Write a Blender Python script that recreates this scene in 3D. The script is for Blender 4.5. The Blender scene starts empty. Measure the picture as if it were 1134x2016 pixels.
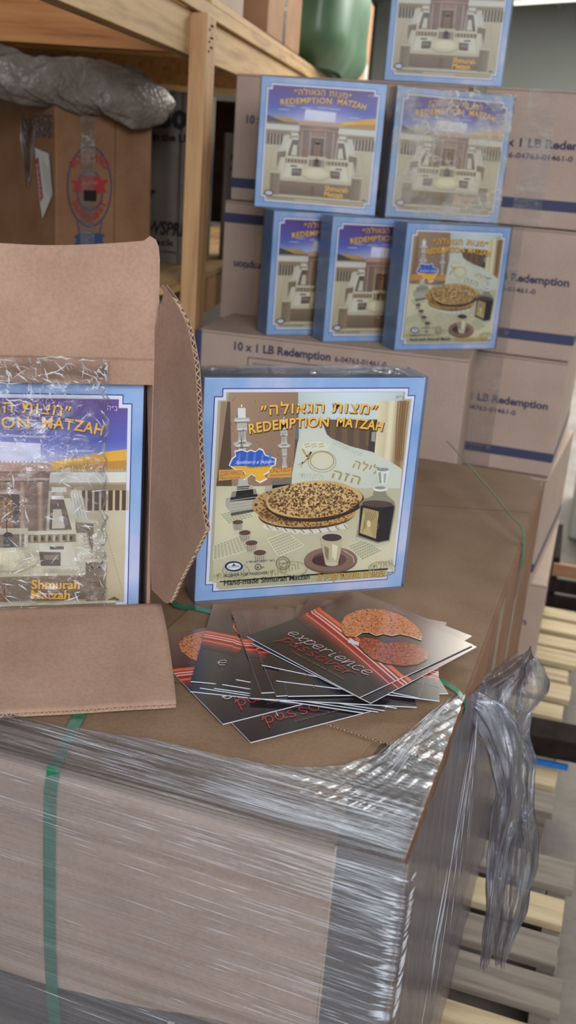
import bpy, math, random
import numpy as np
from mathutils import Vector, Matrix
from mathutils.geometry import tessellate_polygon
from mathutils import noise as mnoise

random.seed(7)
scene = bpy.context.scene
COL = scene.collection
ZS = 0.08                      # everything is lifted by this at the end so that the floor is z = 0
R = math.radians

# ------------------------------------------------------------------ camera numbers
FPX, IW, IH = 2000.0, 1134, 2016
PITCH, ROLL, YAW = R(19.4), R(4.37), R(17.5)
CAM = np.array([0, 0, 1.45])
fw0 = np.array([-math.sin(YAW), math.cos(YAW), 0]); rt0 = np.array([math.cos(YAW), math.sin(YAW), 0]); UPV = np.array([0, 0, 1.])
FW = fw0*math.cos(PITCH)-UPV*math.sin(PITCH); u0 = fw0*math.sin(PITCH)+UPV*math.cos(PITCH)
RT = rt0*math.cos(ROLL)+u0*math.sin(ROLL); UP = -rt0*math.sin(ROLL)+u0*math.cos(ROLL)
def ray(x, y): return FW+RT*(x-IW/2)/FPX-UP*(y-IH/2)/FPX
def pz(x, y, z): d = ray(x, y); return Vector(CAM+d*((z-CAM[2])/d[2]))
def pyy(x, y, Y): d = ray(x, y); return Vector(CAM+d*((Y-CAM[1])/d[1]))
def pxx(x, y, X): d = ray(x, y); return Vector(CAM+d*((X-CAM[0])/d[0]))
def pv(x, y, P0, ang):         # point of a vertical plane through P0 running at heading ang (degrees from +X)
    t = R(ang); n = np.array([-math.sin(t), math.cos(t), 0]); d = ray(x, y)
    return Vector(CAM+d*(((np.array([P0[0], P0[1], 0])-CAM)@n)/(d@n)))

# ------------------------------------------------------------------ colours and materials
def lin(c):
    r = []
    for v in c[:3]:
        v = v/255.0
        r.append(v/12.92 if v <= 0.04045 else ((v+0.055)/1.055)**2.4)
    return (r[0], r[1], r[2], 1.0)

class NT:
    def __init__(s, name):
        s.m = bpy.data.materials.new(name); s.m.use_nodes = True
        s.t = s.m.node_tree; s.n = s.t.nodes; s.l = s.t.links
        s.b = s.n['Principled BSDF']; s.out = s.n['Material Output']
    def new(s, t, **k):
        n = s.n.new(t)
        for a, v in k.items(): setattr(n, a, v)
        return n
    def coords(s, scale=(1, 1, 1), kind='Object', rot=(0, 0, 0)):
        tc = s.new('ShaderNodeTexCoord'); mp = s.new('ShaderNodeMapping')
        mp.inputs['Scale'].default_value = scale; mp.inputs['Rotation'].default_value = rot
        s.l.new(tc.outputs[kind], mp.inputs['Vector']); return mp.outputs['Vector']
    def noise(s, vec, scale, detail=4, rough=.55):
        n = s.new('ShaderNodeTexNoise'); n.inputs['Scale'].default_value = scale
        n.inputs['Detail'].default_value = detail; n.inputs['Roughness'].default_value = rough
        s.l.new(vec, n.inputs['Vector']); return n.outputs['Fac']
    def ramp(s, fac, stops):
        r = s.new('ShaderNodeValToRGB'); e = r.color_ramp.elements
        while len(e) < len(stops): e.new(.5)
        for i, (p, c) in enumerate(stops): e[i].position = p; e[i].color = lin(c) if max(c) > 1 else (c[0], c[1], c[2], 1)
        s.l.new(fac, r.inputs['Fac']); return r.outputs['Color']
    def mix(s, fac, a, b, mode='MIX'):
        m = s.new('ShaderNodeMix', data_type='RGBA', blend_type=mode)
        for sock, v in ((m.inputs[0], fac), (m.inputs[6], a), (m.inputs[7], b)):
            if hasattr(v, 'links'): s.l.new(v, sock)
            else: sock.default_value = v
        return m.outputs[2]
    def bump(s, h, strength, dist=.002, target=None):
        b = s.new('ShaderNodeBump'); b.inputs['Strength'].default_value = strength; b.inputs['Distance'].default_value = dist
        s.l.new(h, b.inputs['Height'])
        if target is None: s.l.new(b.outputs['Normal'], s.b.inputs['Normal'])
        return b.outputs['Normal']
    def base(s, v):
        if hasattr(v, 'links'): s.l.new(v, s.b.inputs['Base Color'])
        else: s.b.inputs['Base Color'].default_value = v
    def pr(s, rough=.6, spec=.5, metal=0, coat=0):
        s.b.inputs['Roughness'].default_value = rough; s.b.inputs['Specular IOR Level'].default_value = spec
        s.b.inputs['Metallic'].default_value = metal; s.b.inputs['Coat Weight'].default_value = coat
        s.b.inputs['Coat Roughness'].default_value = .12

def cardboard(name, c, flute='X', var=12):
    k = NT(name); v = k.coords()
    n1 = k.noise(v, 9, 5); n2 = k.noise(v, 260, 3)
    a = tuple(max(0, q-var) for q in c); b = tuple(min(255, q+var*.6) for q in c)
    c1 = k.ramp(n1, [(.3, a), (.7, b)])
    c2 = k.ramp(n2, [(.35, (.80, .78, .76)), (.6, (1, 1, 1))])
    k.base(k.mix(.6, c1, c2, 'MULTIPLY'))
    w = k.new('ShaderNodeTexWave', bands_direction=flute); w.inputs['Scale'].default_value = 42; w.inputs['Distortion'].default_value = .6
    w.inputs['Detail'].default_value = 1
    k.l.new(v, w.inputs['Vector'])
    m = k.new('ShaderNodeMath', operation='ADD'); k.l.new(w.outputs['Fac'], m.inputs[0]); k.l.new(n2, m.inputs[1])
    k.bump(m.outputs[0], .05, .0008); k.pr(.78, .25)
    return k.m
def plain(name, c, rough=.6, spec=.4, metal=0, coat=0, var=8, scale=20, bump=0):
    k = NT(name); v = k.coords(); n = k.noise(v, scale, 4)
    k.base(k.ramp(n, [(.3, tuple(max(0, q-var) for q in c)), (.7, tuple(min(255, q+var) for q in c))]))
    k.pr(rough, spec, metal, coat)
    if bump: k.bump(n, bump, .003)
    return k.m
def printed(name, rough=.3, coat=.5):
    k = NT(name); a = k.new('ShaderNodeAttribute', attribute_name='Col')
    k.base(a.outputs['Color']); k.pr(rough, .5, 0, coat); return k.m
def wood(name, c1, c2, axis='Y', sc=1.0):
    k = NT(name)
    s = {'X': (1, 14, 14), 'Y': (14, 1, 14), 'Z': (14, 14, 1)}[axis]
    v = k.coords(tuple(q*sc for q in s)); n = k.noise(v, 3.2, 6, .6)
    v2 = k.coords(); n2 = k.noise(v2, 6, 3)
    c = k.ramp(n, [(.3, c2), (.5, c1), (.72, tuple(min(255, q+14) for q in c1))])
    kn = k.new('ShaderNodeTexVoronoi'); kn.inputs['Scale'].default_value = 5.5
    k.l.new(v2, kn.inputs['Vector'])
    kk = k.ramp(kn.outputs['Distance'], [(.05, (.38, .28, .2)), (.11, (1, 1, 1))])
    c = k.mix(.7, c, kk, 'MULTIPLY')
    k.base(k.mix(.3, c, k.ramp(n2, [(.3, (.8, .78, .75)), (.7, (1, 1, 1))]), 'MULTIPLY'))
    k.bump(n, .25, .002); k.pr(.65, .3); return k.m
def film(name, stretch=(1, 1, 1), rot=(0, 0, 0), haze=.16, glint=.55, tint=(225, 228, 235), bump=.9, lo=.55, hi=.68, nscale=6, rough=.16, bd=.006, hl=None, hh=None, fk=1.3, glint_lines=0, rw=.012, rs=2.2):
    """thin clear plastic: mostly transparent, with glossy reflection on every wrinkle"""
    k = NT(name); v = k.coords(stretch, rot=rot)
    n = k.noise(v, nscale, 8, .62); n2 = k.noise(v, nscale*.37, 4, .5)
    nb = k.bump(n, bump, bd, target=1)
    tr = k.new('ShaderNodeBsdfTransparent'); tr.inputs['Color'].default_value = (.93, .93, .94, 1)
    gl = k.new('ShaderNodeBsdfGlossy'); gl.inputs['Roughness'].default_value = rough
    gl.inputs['Color'].default_value = lin(tint); k.l.new(nb, gl.inputs['Normal'])
    df = k.new('ShaderNodeBsdfDiffuse'); df.inputs['Color'].default_value = lin(tint); k.l.new(nb, df.inputs['Normal'])
    m1 = k.new('ShaderNodeMixShader'); m2 = k.new('ShaderNodeMixShader')
    mr = k.new('ShaderNodeMapRange'); mr.inputs[1].default_value = hl or lo; mr.inputs[2].default_value = hh or hi
    mr.inputs[3].default_value = haze*.45; mr.inputs[4].default_value = haze*2.2; k.l.new(n, mr.inputs[0])
    if glint_lines:          # thin white lines painted into the colour as glints of crumpled film
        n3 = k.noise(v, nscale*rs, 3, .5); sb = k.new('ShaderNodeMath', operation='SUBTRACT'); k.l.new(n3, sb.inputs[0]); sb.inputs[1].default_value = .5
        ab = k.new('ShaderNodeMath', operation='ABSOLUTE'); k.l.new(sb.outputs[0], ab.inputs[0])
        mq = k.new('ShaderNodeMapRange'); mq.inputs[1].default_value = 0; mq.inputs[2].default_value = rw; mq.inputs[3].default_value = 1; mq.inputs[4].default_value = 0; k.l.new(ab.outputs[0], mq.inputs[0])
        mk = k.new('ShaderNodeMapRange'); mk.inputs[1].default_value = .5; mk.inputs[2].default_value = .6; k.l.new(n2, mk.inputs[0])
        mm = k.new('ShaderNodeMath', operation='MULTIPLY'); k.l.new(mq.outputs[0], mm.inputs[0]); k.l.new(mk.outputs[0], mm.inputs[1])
        ma = k.new('ShaderNodeMath', operation='MULTIPLY_ADD'); k.l.new(mm.outputs[0], ma.inputs[0]); ma.inputs[1].default_value = glint_lines; k.l.new(mr.outputs[0], ma.inputs[2])
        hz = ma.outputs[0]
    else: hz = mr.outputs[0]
    k.l.new(hz, m1.inputs[0]); k.l.new(tr.outputs[0], m1.inputs[1]); k.l.new(df.outputs[0], m1.inputs[2])
    mr2 = k.new('ShaderNodeMapRange'); mr2.inputs[1].default_value = lo-.05; mr2.inputs[2].default_value = hi
    mr2.inputs[3].default_value = glint*.08; mr2.inputs[4].default_value = glint; k.l.new(n, mr2.inputs[0])
    fr = k.new('ShaderNodeFresnel'); fr.inputs['IOR'].default_value = 1.35; k.l.new(nb, fr.inputs['Normal'])
    mu = k.new('ShaderNodeMath', operation='MULTIPLY_ADD'); k.l.new(fr.outputs[0], mu.inputs[0]); mu.inputs[1].default_value = fk
    k.l.new(mr2.outputs[0], mu.inputs[2])
    mn = k.new('ShaderNodeMath', operation='MINIMUM'); k.l.new(mu.outputs[0], mn.inputs[0]); mn.inputs[1].default_value = .8
    k.l.new(mn.outputs[0], m2.inputs[0]); k.l.new(m1.outputs[0], m2.inputs[1]); k.l.new(gl.outputs[0], m2.inputs[2])
    k.l.new(m2.outputs[0], k.out.inputs['Surface'])
    return k.m

M = {}
M['card_flap'] = cardboard('open_carton_cardboard', (168, 136, 116))
M['card_load'] = cardboard('bulk_cardboard', (140, 112, 88), 'Y')
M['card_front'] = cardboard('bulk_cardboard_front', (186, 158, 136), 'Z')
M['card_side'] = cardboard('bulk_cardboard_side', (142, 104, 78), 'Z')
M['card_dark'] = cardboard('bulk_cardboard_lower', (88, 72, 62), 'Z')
M['card_red'] = cardboard('redemption_cardboard', (190, 166, 152), 'X', 7)
M['card_brown'] = cardboard('brown_cardboard', (168, 126, 92), 'Z')
M['card_rock'] = cardboard('supermarket_cardboard', (140, 102, 74), 'Z')
M['flute'] = plain('flute_paper', (206, 178, 150), .8, .2)
M['print'] = printed('printed_cover_stock', .34, .25)
M['ink'] = printed('flexo_ink', .7, 0)
M['gloss_print'] = printed('brochure_cover_stock', .2, .1)
M['paper'] = plain('white_booklet_paper', (226, 228, 238), .55, .3, var=3)
M['strap'] = plain('green_plastic_strap', (22, 104, 72), .28, .6, coat=.3, var=10, scale=60)
M['wood_o'] = wood('orange_lumber', (194, 150, 106), (164, 118, 78), 'Z')
M['wood_b'] = wood('pale_lumber_beam', (196, 160, 112), (160, 124, 82), 'Y')
M['wood_x'] = wood('orange_crossbeam', (186, 124, 74), (150, 92, 52), 'X')
M['wood_g'] = wood('grey_weathered_lumber', (132, 120, 108), (98, 88, 78), 'X')
M['wood_t'] = wood('tan_pallet_lumber', (188, 168, 134), (156, 134, 102), 'X')
M['wood_r'] = wood('rusty_pallet_lumber', (150, 112, 84), (116, 84, 62), 'X')
M['dark'] = plain('dark_stain_and_shade', (42, 34, 32), .9, .1)
M['green'] = plain('green_plastic_bag', (78, 112, 84), .34, .5, var=14, scale=5, bump=.6)
M['blue_bag'] = plain('blue_plastic', (60, 96, 150), .4, .5)
M['grey_bag'] = plain('grey_plastic', (120, 118, 122), .5, .4)
M['white_roll'] = plain('newsprint_bundle_paper', (112, 102, 92), .5, .3, var=8, scale=6)
M['yellow'] = plain('yellow_plastic', (200, 176, 40), .5, .4)
M['navy'] = plain('navy_plastic', (40, 44, 96), .5, .4)
M['teal'] = plain('teal_plastic', (40, 104, 110), .5, .4)
M['white_metal'] = plain('white_enamel', (176, 180, 170), .4, .5, var=3)
M['tape_white'] = plain('white_label_stock', (190, 188, 182), .6, .3, var=3)
M['film_front'] = film('stretch_film_front', (1.0, 1, 150), (0, R(-1.2), 0), haze=.10, glint=.5, lo=.60, hi=.74, hl=.25, hh=.95, glint_lines=.35, rw=.006, rs=1.6, nscale=4, bump=.5, bd=.003, rough=.22)
M['film_top'] = film('stretch_film_top', (1.2, 90, 1), (0, 0, R(3)), haze=.10, glint=.55, lo=.52, hi=.68, nscale=4, bump=.9, bd=.004, glint_lines=.4, rw=.01, rs=1.6)
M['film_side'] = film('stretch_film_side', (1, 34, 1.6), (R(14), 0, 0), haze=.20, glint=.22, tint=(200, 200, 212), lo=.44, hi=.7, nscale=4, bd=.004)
M['film_bunch'] = film('stretch_film_bunch', (11, 11, 4), haze=.10, glint=.34, tint=(206, 208, 216), lo=.50, hi=.70, nscale=3, rough=.16, fk=.9, glint_lines=.4, rw=.02, rs=2)
M['film_carton'] = film('crinkled_clear_film', (9, 9, 12), haze=.02, glint=.35, tint=(250, 251, 255), lo=.60, hi=.68, nscale=3.4, rough=.08, bd=.008, fk=.5, glint_lines=1.0, rw=.011, rs=3.2)
M['shrink'] = film('shrink_wrap', (6, 6, 9), haze=.02, glint=.05, tint=(230, 234, 240), lo=.58, hi=.7, nscale=2, rough=.12, bump=.5, bd=.004)
def glintmat():
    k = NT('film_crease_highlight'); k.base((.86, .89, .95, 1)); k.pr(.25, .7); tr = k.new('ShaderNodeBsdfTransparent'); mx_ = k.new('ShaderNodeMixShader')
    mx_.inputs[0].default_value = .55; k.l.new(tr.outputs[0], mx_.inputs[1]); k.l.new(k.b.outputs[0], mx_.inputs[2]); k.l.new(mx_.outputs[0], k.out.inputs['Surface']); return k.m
M['glint_strand'] = glintmat()
M['shrink_glare'] = film('glare_haze_shrink_wrap', (7, 7, 9), haze=.22, glint=.25, tint=(250, 244, 232), lo=.46, hi=.66, nscale=1.4, rough=.14, bump=.7, bd=.006, glint_lines=.6, rw=.03, rs=3)  # glare on one box, put into its wrap as white haze
M['tape'] = film('clear_packing_tape', (3, 3, 10), haze=.06, glint=.16, tint=(224, 218, 210), glint_lines=.55, rw=.02, rs=4, lo=.45, hi=.7, nscale=3, rough=.2, bump=.5)

def sky_card():                # pale blue marbled board of the matzah boxes
    k = NT('blue_marbled_board'); v = k.coords(); n = k.noise(v, 7, 5)
    k.base(k.ramp(n, [(.32, (124, 164, 216)), (.5, (156, 186, 226)), (.64, (206, 208, 232))])); k.pr(.3, .5, 0, .5); return k.m
M['sky'] = sky_card()
def bubble():
    k = NT('bubble_wrap_plastic'); v = k.coords((1, 1, 1)); vo = k.new('ShaderNodeTexVoronoi'); vo.inputs['Scale'].default_value = 85
    k.l.new(v, vo.inputs['Vector']); n = k.noise(v, 14, 6)
    m = k.new('ShaderNodeMath', operation='MULTIPLY_ADD'); k.l.new(vo.outputs['Distance'], m.inputs[0]); m.inputs[1].default_value = -1.0; k.l.new(n, m.inputs[2])
    k.bump(m.outputs[0], .7, .003); k.base(k.ramp(n, [(.3, (104, 92, 82)), (.7, (142, 130, 120))]))
    k.pr(.38, .45); k.b.inputs['Transmission Weight'].default_value = .0; return k.m
M['bubble'] = bubble()
def concrete():
    k = NT('concrete_floor'); v = k.coords(); n = k.noise(v, 3, 8, .65); n2 = k.noise(v, 40, 4)
    k.base(k.mix(.5, k.ramp(n, [(.3, (104, 96, 90)), (.7, (140, 130, 122))]), k.ramp(n2, [(.3, (.75, .74, .72)), (.7, (1, 1, 1))]), 'MULTIPLY'))
    k.bump(n2, .3, .003); k.pr(.7, .35); return k.m
M['floor'] = concrete()
M['wall'] = plain('painted_wall', (150, 152, 146), .8, .2, var=4, scale=2)
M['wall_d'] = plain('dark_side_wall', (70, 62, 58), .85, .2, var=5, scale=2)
M['ceil'] = plain('metal_ceiling', (138, 138, 136), .55, .3, var=5, scale=1.2)
def lampmat():
    k = NT('lamp_diffuser'); k.b.inputs['Emission Color'].default_value = (1, .93, .78, 1); k.b.inputs['Emission Strength'].default_value = 1.6
    return k.m
M['lamp'] = lampmat()

# ------------------------------------------------------------------ mesh helpers
class MB:
    def __init__(s): s.v = []; s.f = []; s.m = []; s.c = []
    def add(s, vs, fs, mat=0, col=None):
        o = len(s.v); s.v += [tuple(p) for p in vs]
        if col is None: col = [(1, 1, 1, 1)]*len(vs)
        elif isinstance(col, tuple): col = [col]*len(vs)
        s.c += col
        for f in fs: s.f.append(tuple(i+o for i in f)); s.m.append(mat)
    def box(s, x0, x1, y0, y1, z0, z1, mat=0, col=None):
        vs = [(x, y, z) for z in (z0, z1) for y in (y0, y1) for x in (x0, x1)]
        s.add(vs, [(0, 2, 3, 1), (4, 5, 7, 6), (0, 1, 5, 4), (2, 6, 7, 3), (0, 4, 6, 2), (1, 3, 7, 5)], mat, col)
    def prism(s, poly, vec, mat=0, col=None):
        n = len(poly); P = [Vector(p) for p in poly]; Q = [p+Vector(vec) for p in P]
        tri = tessellate_polygon([P])
        fs = [tuple(t) for t in tri]+[tuple(i+n for i in t[::-1]) for t in tri]+[(i, (i+1) % n, (i+1) % n+n, i+n) for i in range(n)]
        s.add(P+Q, fs, mat, col)
    def obox(s, o, a, b, c, mat=0):    # box from a corner and three edge vectors
        o, a, b, c = map(Vector, (o, a, b, c))
        s.prism([o, o+a, o+a+b, o+b], c, mat)
    def tube(s, pts, r, seg=10, mat=0, cap=True):
        pts = [Vector(p) for p in pts]; rr = r if isinstance(r, (list, tuple)) else [r]*len(pts); vs = []; fs = []
        for i, p in enumerate(pts):
            t = (pts[min(i+1, len(pts)-1)]-pts[max(i-1, 0)]).normalized()
            a = t.cross(Vector((0, 0, 1)));
            if a.length < .1: a = t.cross(Vector((0, 1, 0)))
            a.normalize(); b = t.cross(a)
            for k in range(seg):
                w = 2*math.pi*k/seg; vs.append(p+(a*math.cos(w)+b*math.sin(w))*rr[i])
        for i in range(len(pts)-1):
            for k in range(seg): fs.append((i*seg+k, i*seg+(k+1) % seg, (i+1)*seg+(k+1) % seg, (i+1)*seg+k))
        if cap: fs += [tuple(range(seg))[::-1], tuple(range((len(pts)-1)*seg, len(pts)*seg))]
        s.add(vs, fs, mat)
    def grid(s, fn, nu, nv, mat=0, col=None):
        vs = [fn(i/nu, j/nv) for j in range(nv+1) for i in range(nu+1)]
        fs = [(j*(nu+1)+i, j*(nu+1)+i+1, (j+1)*(nu+1)+i+1, (j+1)*(nu+1)+i) for j in range(nv) for i in range(nu)]
        s.add(vs, fs, mat, col)
    def ribbon(s, pts, wdir, w, th, mat=0):   # flat strap along pts, width vectors wdir
        n = len(pts); P = [Vector(p) for p in pts]
        W = [Vector(wdir(i/(n-1))).normalized()*w*.5 for i in range(n)]
        vs = []
        for i in range(n):
            t = (P[min(i+1, n-1)]-P[max(i-1, 0)]).normalized(); nn = t.cross(W[i]).normalized()*th*.5
            vs += [P[i]-W[i]-nn, P[i]+W[i]-nn, P[i]+W[i]+nn, P[i]-W[i]+nn]
        fs = [(0, 1, 2, 3), tuple((n-1)*4+q for q in (3, 2, 1, 0))]
        for i in range(n-1):
            for k in range(4): fs.append((i*4+k, i*4+(k+1) % 4, (i+1)*4+(k+1) % 4, (i+1)*4+k))
        s.add(vs, fs, mat)
    def build(s, name, mats, parent=None, smooth=False, bevel=0, loc=(0, 0, 0), rz=0, thick=0):
        me = bpy.data.meshes.new(name)
        if not isinstance(mats, (list, tuple)): mats = [mats]
        me.from_pydata(s.v, [], s.f)
        for m in mats: me.materials.append(M[m] if isinstance(m, str) else m)
        me.polygons.foreach_set('material_index', s.m)
        if smooth: me.polygons.foreach_set('use_smooth', [True]*len(s.f))
        ca = me.color_attributes.new('Col', 'FLOAT_COLOR', 'POINT')
        ca.data.foreach_set('color', [q for c in s.c for q in c])
        me.validate(); me.update()
        o = bpy.data.objects.new(name, me); COL.objects.link(o)
        o.location = loc; o.rotation_euler = (0, 0, rz)
        if parent: o.parent = parent
        if thick:
            md = o.modifiers.new('thickness', 'SOLIDIFY'); md.thickness = thick
        if bevel:
            md = o.modifiers.new('bevel', 'BEVEL'); md.width = bevel; md.segments = 2; md.limit_method = 'ANGLE'
        return o
def tag(o, label, cat, group=None, kind=None):
    if label: o['label'] = label
    if cat: o['category'] = cat
    if group: o['group'] = group
    if kind: o['kind'] = kind
    return o
def empty(name, loc=(0, 0, 0), rz=0):
    o = bpy.data.objects.new(name, None); COL.objects.link(o); o.location = loc; o.rotation_euler = (0, 0, rz); o.empty_display_size = .05
    return o
def copy_tree(o, parent=None):
    c = o.copy(); COL.objects.link(c)
    if parent: c.parent = parent
    for ch in list(o.children): copy_tree(ch, c)
    return c

# ------------------------------------------------------------------ lettering
_tc = {}
def glyphs(s, bold=0.0, spacing=1.0):
    if any('\u0590' <= ch <= '\u05ff' for ch in s): bold = min(bold, .012); spacing = max(spacing, 1.14)
    key = (s, bold, spacing)
    if key not in _tc:
        c = bpy.data.curves.new('lettering', 'FONT'); c.body = s; c.offset = bold; c.resolution_u = 3; c.space_character = spacing
        o = bpy.data.objects.new('lettering', c); COL.objects.link(o)
        bpy.context.view_layer.update(); dg = bpy.context.evaluated_depsgraph_get()
        me = bpy.data.meshes.new_from_object(o.evaluated_get(dg))
        v = np.array([(q.co.x, q.co.y) for q in me.vertices]) if len(me.vertices) else np.zeros((1, 2))
        f = [tuple(p.vertices) for p in me.polygons]
        bpy.data.objects.remove(o); bpy.data.curves.remove(c); bpy.data.meshes.remove(me)
        _tc[key] = (v, f)
    return _tc[key]
def heb(s): return s[::-1]

class Art:
    """flat printed artwork: layered polygons on a board. mp maps drawing coordinates to board metres"""
    EPS = 0.00012
    def __init__(s, mp=lambda x, y: (x, y)): s.mb = MB(); s.mp = mp
    def P(s, x, y, L): a, b = s.mp(x, y); return (a, -s.EPS*L, b)
    def poly(s, pts, c, L):
        vs = [Vector(s.P(x, y, L)) for x, y in pts]
        s.mb.add(vs, [tuple(t) for t in tessellate_polygon([[Vector((v.x, v.z, 0)) for v in vs]])], 0, lin(c))
    def rect(s, x0, y0, x1, y1, c, L): s.poly([(x0, y0), (x1, y0), (x1, y1), (x0, y1)], c, L)
    def grad(s, quad, cf, L, nx=8, ny=8):     # quad: TL TR BR BL; cf(u,v)->rgb
        (ax, ay), (bx, by), (cx, cy), (dx, dy) = quad; vs = []; cs = []
        for j in range(ny+1):
            for i in range(nx+1):
                u, v = i/nx, j/ny
                x = (ax*(1-u)+bx*u)*(1-v)+(dx*(1-u)+cx*u)*v; y = (ay*(1-u)+by*u)*(1-v)+(dy*(1-u)+cy*u)*v
                vs.append(s.P(x, y, L)); cs.append(lin(cf(u, v)))
        s.mb.add(vs, [(j*(nx+1)+i, j*(nx+1)+i+1, (j+1)*(nx+1)+i+1, (j+1)*(nx+1)+i) for j in range(ny) for i in range(nx)], 0, cs)
    def ell(s, cx, cy, rx, ry, c, L, n=36, wob=0, rot=0, a0=0, a1=360):
        pts = []
        for i in range(n):
            t = R(a0+(a1-a0)*i/(n if a1-a0 >= 360 else n-1)); k = 1+wob*mnoise.noise(Vector((math.cos(t)*1.7+cx, math.sin(t)*1.7+cy, .3)))
            x, y = rx*math.cos(t)*k, ry*math.sin(t)*k
            pts.append((cx+x*math.cos(rot)-y*math.sin(rot), cy+x*math.sin(rot)+y*math.cos(rot)))
        s.poly(pts, c, L)
    def stroke(s, pts, w, c, L, closed=False):
        n = len(pts); q = list(pts)
        if closed: q = q+[q[0]]
        for i in range(len(q)-1):
            (x0, y0), (x1, y1) = q[i], q[i+1]; dx, dy = x1-x0, y1-y0; d = math.hypot(dx, dy) or 1
            nx, ny = -dy/d*w/2, dx/d*w/2; ex, ey = dx/d*w*.25, dy/d*w*.25
            s.rectp([(x0+nx-ex, y0+ny-ey), (x1+nx+ex, y1+ny+ey), (x1-nx+ex, y1-ny+ey), (x0-nx-ex, y0-ny-ey)], c, L)
    def rectp(s, p, c, L): s.mb.add([s.P(x, y, L) for x, y in p], [(0, 1, 2, 3)], 0, lin(c))
    def ring(s, cx, cy, rx, ry, w, c, L, n=32): s.stroke([(cx+rx*math.cos(2*math.pi*i/n), cy+ry*math.sin(2*math.pi*i/n)) for i in range(n)], w, c, L, True)
    def text(s, t, p0, p1, h, c, L, pm=None, bold=.0, shear=0, spacing=1.0, font_h=.73):
        """letters between drawing points p0 and p1, the baseline bending through pm; h = cap height in board metres"""
        v, f = glyphs(t, bold, spacing)
        x0, x1 = v[:, 0].min(), v[:, 0].max()
        A, B = np.array(s.mp(*p0)), np.array(s.mp(*p1)); Mi = np.array(s.mp(*pm)) if pm else (A+B)/2
        C = 2*Mi-(A+B)/2
        out = []
        for x, y in v:
            yy = y/font_h*h; tt = (x-x0)/(x1-x0)+shear*y/(x1-x0)
            p = (1-tt)**2*A+2*tt*(1-tt)*C+tt*tt*B; d = 2*(1-tt)*(C-A)+2*tt*(B-C); d = d/(np.hypot(*d) or 1)
            out.append((p[0]-d[1]*yy, -s.EPS*L, p[1]+d[0]*yy))
        s.mb.add(out, f, 0, lin(c))
    def specks(s, cx, cy, rx, ry, n, cols, L, size, rnd, inside=None):
        for i in range(n):
            t = rnd.random()*6.283; r = math.sqrt(rnd.random())*.97
            x, y = cx+rx*r*math.cos(t), cy+ry*r*math.sin(t)
            if inside and not inside(x, y): continue
            a = rnd.random()*6.28; w = size*(.5+rnd.random()); k = .35+.5*rnd.random()
            pts = []
            for j in range(6):
                q = j*1.047; e = .75+.5*rnd.random()
                ex, ey = w*math.cos(q)*e, w*k*math.sin(q)*e
                pts.append((x+ex*math.cos(a)-ey*math.sin(a), y+(ex*math.sin(a)+ey*math.cos(a))*.8))
            s.mb.add([s.P(px_, py_, L) for px_, py_ in pts], [tuple(range(6))], 0, lin(cols[i % len(cols)]))

def homog(src, w, h):          # src: TL TR BR BL in drawing pixels -> board (x right, z up) metres
    dst = [(0, h), (w, h), (w, 0), (0, 0)]; A = []; b = []
    for (x, y), (X, Y) in zip(src, dst):
        A.append([x, y, 1, 0, 0, 0, -X*x, -X*y]); b.append(X); A.append([0, 0, 0, x, y, 1, -Y*x, -Y*y]); b.append(Y)
    q = np.linalg.solve(np.array(A, float), np.array(b, float))
    return lambda x, y: ((q[0]*x+q[1]*y+q[2])/(q[6]*x+q[7]*y+1), (q[3]*x+q[4]*y+q[5])/(q[6]*x+q[7]*y+1))
def inpoly(poly):
    def f(x, y):
        c = False; n = len(poly)
        for i in range(n):
            (x0, y0), (x1, y1) = poly[i], poly[i-1]
            if (y0 > y) != (y1 > y) and x < (x1-x0)*(y-y0)/(y1-y0)+x0: c = not c
        return c
    return f
def mixc(a, b, t): return tuple(a[i]*(1-t)+b[i]*t for i in range(3))

S = 0.292                      # a matzah box is 29 cm square and 6 cm thick
BD = 0.06
def frame(A, i0=.047, notch=.034):
    A2 = Art(); A2.mb = A.mb
    def outline(d):
        a, b = (i0+d)*S, S-(i0+d)*S; n = notch*S
        return [(a+n, b), (b-n, b), (b-n, b-n), (b, b-n), (b, a+n), (b-n, a+n), (b-n, a), (a+n, a), (a+n, a+n), (a, a+n), (a, b-n), (a+n, b-n)]
    A2.poly(outline(-.004), (52, 58, 112), 1); A2.poly(outline(0), (226, 228, 246), 2)
    return outline(.013)

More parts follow.
